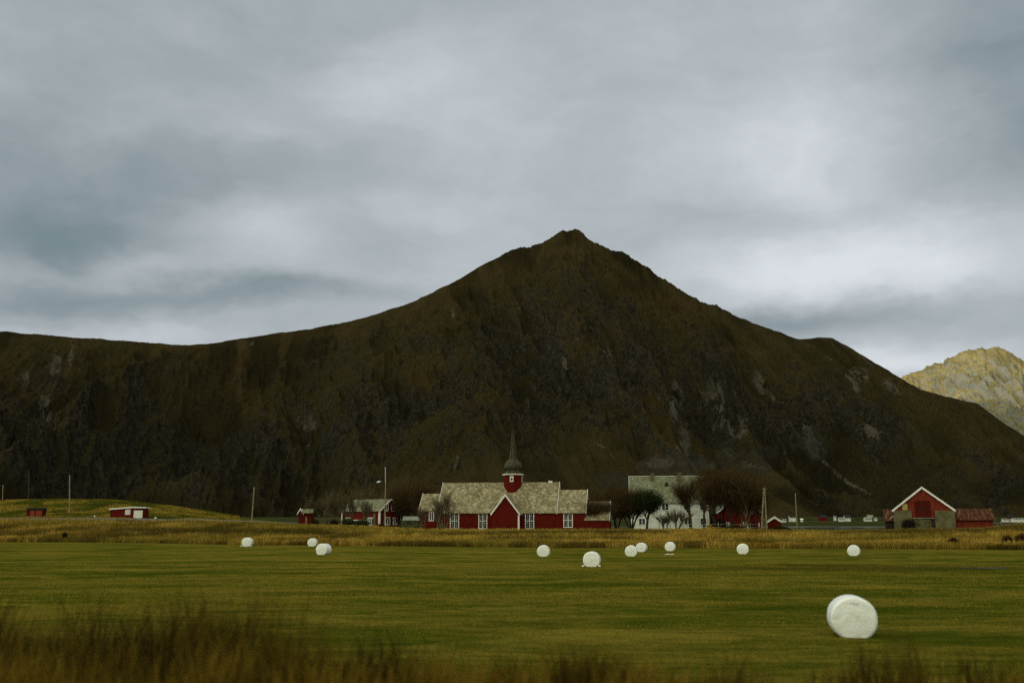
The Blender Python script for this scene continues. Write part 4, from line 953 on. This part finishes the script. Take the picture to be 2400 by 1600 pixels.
for a in (
    (741, 1152, 44, 240, 'thin', 'thin leafless shrub tree just right of the outhouse'),
    (762, 1140, 46, 246, 'thin', 'reddish bare tree, second to the right of the outhouse'),
    (786, 1150, 40, 225, 'thin', 'bare multi-stemmed tree in front of the red farmhouse left end'),
    (812, 1146, 44, 222, 'thin', 'bare tree screening the middle of the red farmhouse, its twigs over the porch'),
    (846, 1150, 40, 221, 'thin', 'bare tree before the red farmhouse roof, nearest to the grey gatepost'),
    (860, 1128, 60, 262, 'thin', 'tall reddish bare tree rising behind the red farmhouse roof'),
    (942, 1140, 44, 236, 'bare', 'dark bare tree right of the red farmhouse gable'),
    (968, 1130, 50, 240, 'bare', 'reddish brown bare tree behind the left end of the church'),
    (1000, 1138, 40, 230, 'bare', 'bare tree top showing above the low church porch roof'),
    (992, 1176, 22, 196, 'pale', 'slim pale-stemmed bare tree before the small porch window of the church'),
    (1023, 1160, 24, 196, 'pale', 'slim bare tree in front of the corner between porch and nave'),
    (1040, 1141, 46, 195, 'thin', 'bare tree whose twigs cover the left end of the church nave roof'),
    (1330, 1123, 62, 262, 'bare', 'brown tree crown showing above the choir roof of the church'),
    (1398, 1170, 46, 200, 'bare', 'bare tree in front of the low right annex of the church'),
    (1416, 1158, 50, 208, 'bare', 'dense brown bare tree at the right end of the church annex'),
    (1448, 1140, 56, 214, 'bare', 'tall dense brown bare tree left of the white farmhouse'),
    (1480, 1140, 56, 210, 'bare', 'dense brown bare tree over the lower left corner of the farmhouse roof'),
    (1560, 1196, 38, 212, 'pale', 'small pale bare shrub tree before the lower farmhouse windows'),
    (1585, 1184, 50, 209, 'pale', 'leaning pale bare tree in front of the white wall, left of the dark trunks'),
    (1620, 1122, 56, 210, 'trunk', 'dark-trunked bare tree in front of the right half of the white farmhouse'),
    (1650, 1108, 60, 216, 'trunk', 'tall bare tree at the right corner of the white farmhouse'),
    (1684, 1100, 70, 224, 'bare', 'broad dense tree with greenish top just right of the white farmhouse'),
    (1712, 1102, 66, 218, 'bare', 'dense rounded brown tree in the middle of the right-hand grove'),
    (1742, 1114, 58, 216, 'bare', 'brown tree with pale forked branches in front of the red house'),
    (1766, 1134, 46, 221, 'bare', 'lower brown tree at the right end of the grove beside the twin pole')):
    make_tree('bare_tree', a[5], 'tree', a[0], a[1], a[2], a[3], a[4], TG, lean=.25 if a[0] == 1585 else 0.0, dens=1.3 if a[0] > 1400 and a[4] == 'bare' else 1)
make_tree('evergreen_tree', 'dark green wind-bent evergreen tree before the left half of the white farmhouse', 'tree', 1516, 1144, 62, 205, 'evergreen', lean=.3)
def shrub(label, px, Y, w_, h_, c0_, c1_, n=1800, cat='shrub'):
    b_ = gp(px, Y); r = np.random.default_rng(int(px)); o = empty('shrub', b_, 0, label=label, cat=cat)
    m = MB()
    for k in range(6): a = k*1.05; m.tube((0, 0, -.1), (math.cos(a)*w_*.3, math.sin(a)*w_*.25, h_*.75), .03, .012, 4)
    m.build('stem', M['bark'], o)
    d = r.normal(size=(n, 3)); d /= np.linalg.norm(d, axis=1, keepdims=True); rad = r.random((n, 1))**.4; P = d*rad*np.array([w_/2, w_/2.4, h_/2])*(.8+.4*fbm(d[:, 0]*2+3, d[:, 2]*2+3, int(px), 2)[:, None])+np.array([0, 0, h_/2]); P[:, 2] = np.abs(P[:, 2])
    q = r.random((n, 1)); V, Fq, cc = sliver_mesh(P, d*.5+r.normal(size=(n, 3))*.4+np.array([0, 0, .3]), r.uniform(.12, .35, n), r.uniform(.05, .11, n), np.array(c0_)*(1-q)+np.array(c1_)*q, int(px))
    np_mesh('foliage', V, Fq, M['twigs'], o, cols=cc)
DK = ((.012, .012, .005), (.03, .03, .010)); RD = ((.03, .014, .008), (.06, .032, .014)); GR = ((.012, .022, .005), (.03, .045, .009))
shrub('small golden yellow bush beside the right corner of the white farmhouse', 1665, 210, 1.5, 1.1, (.26, .15, .02), (.38, .22, .03))
shrub('dark shrub at the edge of the field, left, in the tall grass', 153, 194, 1.0, 1.7, *DK)
shrub('dark green hedge clump left of the porch of the red farmhouse', 815, 216, 3.2, 1.6, *GR, 3000)
shrub('low dark green hedge clump in front of the red farmhouse porch', 845, 215, 3.6, 1.5, *GR, 3000)
shrub('dark rounded bush right of the grey stone gatepost', 893, 216, 1.6, 1.0, *DK)
shrub('dark bush below the bare tree right of the outhouse', 738, 218, 1.7, 1.3, *DK)
shrub('dark bush between the bare trees left of the red farmhouse', 783, 219, 1.9, 1.5, *DK)
shrub('dark tangled bush leaning on the left concrete wall of the barn', 2130, 185, 2.5, 2.2, (.014, .012, .009), (.03, .024, .016), 3200)
shrub('reddish dark shrub in the reeds at the field edge below the barn', 2232, 141, 1.6, 1.2, *RD)
shrub('dark reddish shrub in the reeds near the right edge', 2358, 139, 1.4, 1.5, *RD)
shrub('dark shrub in the tall grass left of the rightmost dark one', 2395, 141, 2.2, 1.6, *RD)
shrub('low olive bush in the grass at the foot of the twin pole', 1828, 205, 4.2, .9, *DK, 3000)
shrub('wide low dark bush in the grass below the red house', 1720, 200, 5.0, .9, *DK, 3400)
shrub('dark shrub at the right foot of the farmhouse beneath the broad tree', 1690, 226, 2.2, 2.4, *DK, 3000)
for i, (px_, Yq, w__) in enumerate(((1846, 1300, 9), (1900, 1290, 8), (1945, 1315, 7), (2012, 1330, 8), (2070, 1320, 8), (2340, 1300, 8))):
    shrub(('dark tree clump on the far shore beside the pale house', 'dark tree clump on the far shore left of the low dark red house', 'dark tree clump on the far shore left of the white two-storey house', 'dark tree clump between the far white houses', 'dark tree clump on the far shore close to the barn', 'dark tree clump on the far shore right of the rusty shed roof')[i], px_, Yq, w__*1.3, 6, (.010, .014, .007), (.02, .026, .012), 2600, 'tree')
# rocks and pale stones
rg = 'pale stones on the grassy knoll'
for i, (px_, Yq, s_) in enumerate(((41, 275, .45), (183, 300, .35), (190, 301, .3), (218, 306, .3), (133, 290, .3), (196, 296, .3))):
    p = gp(px_, Yq); m = MB(); q = rng.random(8)*.5+.75
    m.lathe([(0, -.2), (s_*q[0], -.1), (s_*.9*q[1], s_*.5), (s_*.4, s_*.9*q[2]), (0, s_)], (0, 0, 0), 7, i)
    o = m.build('stone', M['concrete'], None, label=('pale stone low on the knoll above the left edge of the tiny hut', 'pale stone on the upper knoll right of the tall pole, left of a pair', 'pale stone on the upper knoll in the middle of a short row', 'pale stone farthest right near the top of the knoll', 'small pale stone on the knoll left of the tall pole', 'small pale stone just below the short row on the knoll')[i], cat='stone', group=rg); o.location = p

# ------------------------------------------------------------- tall grass
def blades(name, X, Y, L, W, cols, leanv=.18, seed=1, two=False):
    n = len(X); r = np.random.default_rng(seed); Z = gz(X, Y)-.04; P = np.stack([X, Y, Z], -1)
    D = np.stack([r.normal(size=n)*leanv+.06, r.normal(size=n)*leanv, np.ones(n)], -1); D /= np.linalg.norm(D, axis=1, keepdims=True)
    a = r.uniform(-.6, .6, n); sd_ = np.stack([np.cos(a), np.sin(a), np.zeros(n)], -1)*W[:, None]/2
    mid = P+D*L[:, None]*.55; D2 = D+np.stack([r.normal(size=n)*.25, r.normal(size=n)*.25, np.zeros(n)], -1); top = mid+D2*L[:, None]*.45
    V = np.stack([P-sd_, P+sd_, mid+sd_*.8, mid-sd_*.8, top+sd_*.15, top-sd_*.15], 1).reshape(-1, 3)
    i = np.arange(n)[:, None]*6; Fq = np.concatenate([i+np.array([[0, 1, 2, 3]]), i+np.array([[3, 2, 4, 5]])])
    cc = np.repeat(cols, 6, axis=0); k = np.tile(np.array([.75, .75, 1, 1, 1.15, 1.15])[:, None], (n, 1))
    return np_mesh(name, V, Fq, M['blades'], cols=cc*k)
n = 330000; r = rng
pxr = r.uniform(-260, 2660, n); e_ = edge_y(pxr); dep = r.random(n)**1.25*62; Yg = e_+dep; Xg = (pxr-1200)/F*Yg*COSP
pat = fbm(Xg/.9, Yg/1.6, 400, 4)*.6+.4*fbm(Xg/7, Yg/5, 401, 3); pat = np.clip((pat-.5)*2.2+.5, 0, 1); keep = (Yg < e_+dep+1)
bush_ = fbm(Xg/14, Yg/4.5, 402, 4); dark = sstep(.55, .66, bush_)
c = np.array((.140, .080, .011))*(1-pat[:, None])+np.array((.39, .262, .050))*pat[:, None]
grn = sstep(.50, .62, fbm(Xg/20, Yg/8, 404, 3))[:, None]; c = c*(1-.5*grn)+np.array((.085, .085, .013))*.5*grn
bk = sstep(34, 44, dep)[:, None]*sstep(.42, .55, fbm(Xg/16, Yg/9, 406, 3))[:, None]; c = c*(1-.65*bk)+np.array((.06, .062, .010))*.65*bk
band = np.exp(-((dep-27-6*np.sin(Xg/40))/4.5)**2)*sstep(.40, .52, fbm(Xg/22, Yg/40, 408, 3)); dk = np.maximum(dark*.75, band*.85)[:, None]; c = c*(1-dk)+np.array((.038, .030, .008))*dk
c *= r.uniform(.5, 1.35, (n, 1)); Lb = r.uniform(.5, 1.05, n)*(.8+.5*pat)*(1-.5*sstep(30, 50, dep)); Wb = r.uniform(.03, .11, n)
kp = ~((dep > 40) & (r.random(n) < .3)); 
ob = blades('tall_grass', Xg[kp], Yg[kp], Lb[kp], Wb[kp], c[kp], seed=5); tag(ob, 'ochre tall dry grass and reeds growing between the field and the buildings', 'grass', kind='stuff')
# short field grass, near part
n = 260000; Yg = 17+(r.random(n)**1.5)*70; Xg = r.uniform(-.56, .56, n)*Yg
a = fbm(Xg/4, Yg/1.5, 500, 4); b2 = fbm(Xg/14, Yg/3.5, 502, 4); q = np.clip((a*.55+b2*.6-.50)*5, 0, 1)[:, None]
c = np.array((.052, .070, .005))*(1-q)+np.array((.20, .150, .020))*q; c *= r.uniform(.5, 1.4, (n, 1))
ob = blades('field_grass', Xg, Yg, r.uniform(.03, .10, n)*(1+(Yg > 40)*.3), r.uniform(.006, .016, n)*(1+Yg/60), c, leanv=.55, seed=6); tag(ob, 'short green and straw-coloured mown grass of the hay field', 'grass', kind='stuff')
# longer grass over the knoll
n = 60000; pxr = r.uniform(-60, 560, n); Yg = r.uniform(246, 345, n); Xg = (pxr-1200)/F*Yg*COSP; q = np.clip((fbm(Xg/5, Yg/7, 700, 4)-.4)*4, 0, 1)[:, None]
c = (np.array((.060, .066, .008))*(1-q)+np.array((.24, .165, .026))*q)*r.uniform(.5, 1.4, (n, 1))
ob = blades('knoll_grass', Xg, Yg, r.uniform(.15, .55, n), r.uniform(.06, .2, n), c, leanv=.3, seed=9); tag(ob, 'rough green and straw-coloured grass covering the knoll at the left', 'grass', kind='stuff')
# roadside weeds close to the camera
def weeds(n, y0, y1, lo, hi, wfun, dkc, gold, sd, name, lab):
    r = np.random.default_rng(sd); Yg = r.uniform(y0, y1, n); pxr = r.uniform(-300, 2700, n); Xg = (pxr-1200)/F*Yg*COSP
    m1 = fbm(Xg/.9, Yg/1.3, 600+sd, 4); m2 = fbm(Xg/2.6+4, Yg/3, 601+sd, 3); wt = wfun(pxr)
    kp = m1*.55+m2*.75+wt > .66+.42*r.random(n)**1.3; Xg, Yg, m1, m2, wt = (v[kp] for v in (Xg, Yg, m1, m2, wt)); n = len(Xg)
    hgt = (lo+(hi-lo)*r.random(n))*np.clip(.30+2.6*(m1*.5+m2*.5+wt-.50), .25, 1.5); q = r.random((n, 1))
    tone = sstep(.42, .58, fbm(Xg/.8+9, Yg/.8, 603+sd, 3))[:, None]; c = (np.array(gold[0])*(1-q)+np.array(gold[1])*q)*tone+(np.array(dkc)*(.6+.8*q))*(1-tone)
    tag(blades(name, Xg, Yg, hgt, r.uniform(.006, .018, n), c, leanv=.22, seed=sd), lab, 'weeds', kind='stuff')
weeds(30000, 11.5, 16.0, .30, 1.30, lambda p: np.interp(p, [0, 450, 900, 1500, 2600], [.24, .17, -.07, -.10, -.09]), (.018, .013, .004), ((.038, .026, .005), (.100, .066, .010)), 8, 'dark_weeds', 'dark tall dock stalks and dead weeds behind the golden verge grass, densest at bottom left')
weeds(34000, 8.0, 12.5, .12, .75, lambda p: np.interp(p, [0, 450, 900, 1500, 2600], [.24, .24, .08, .0, -.02]), (.045, .030, .005), ((.085, .055, .008), (.19, .120, .016)), 18, 'verge_grass', 'blurred golden brown grass on the verge along the bottom of the picture')
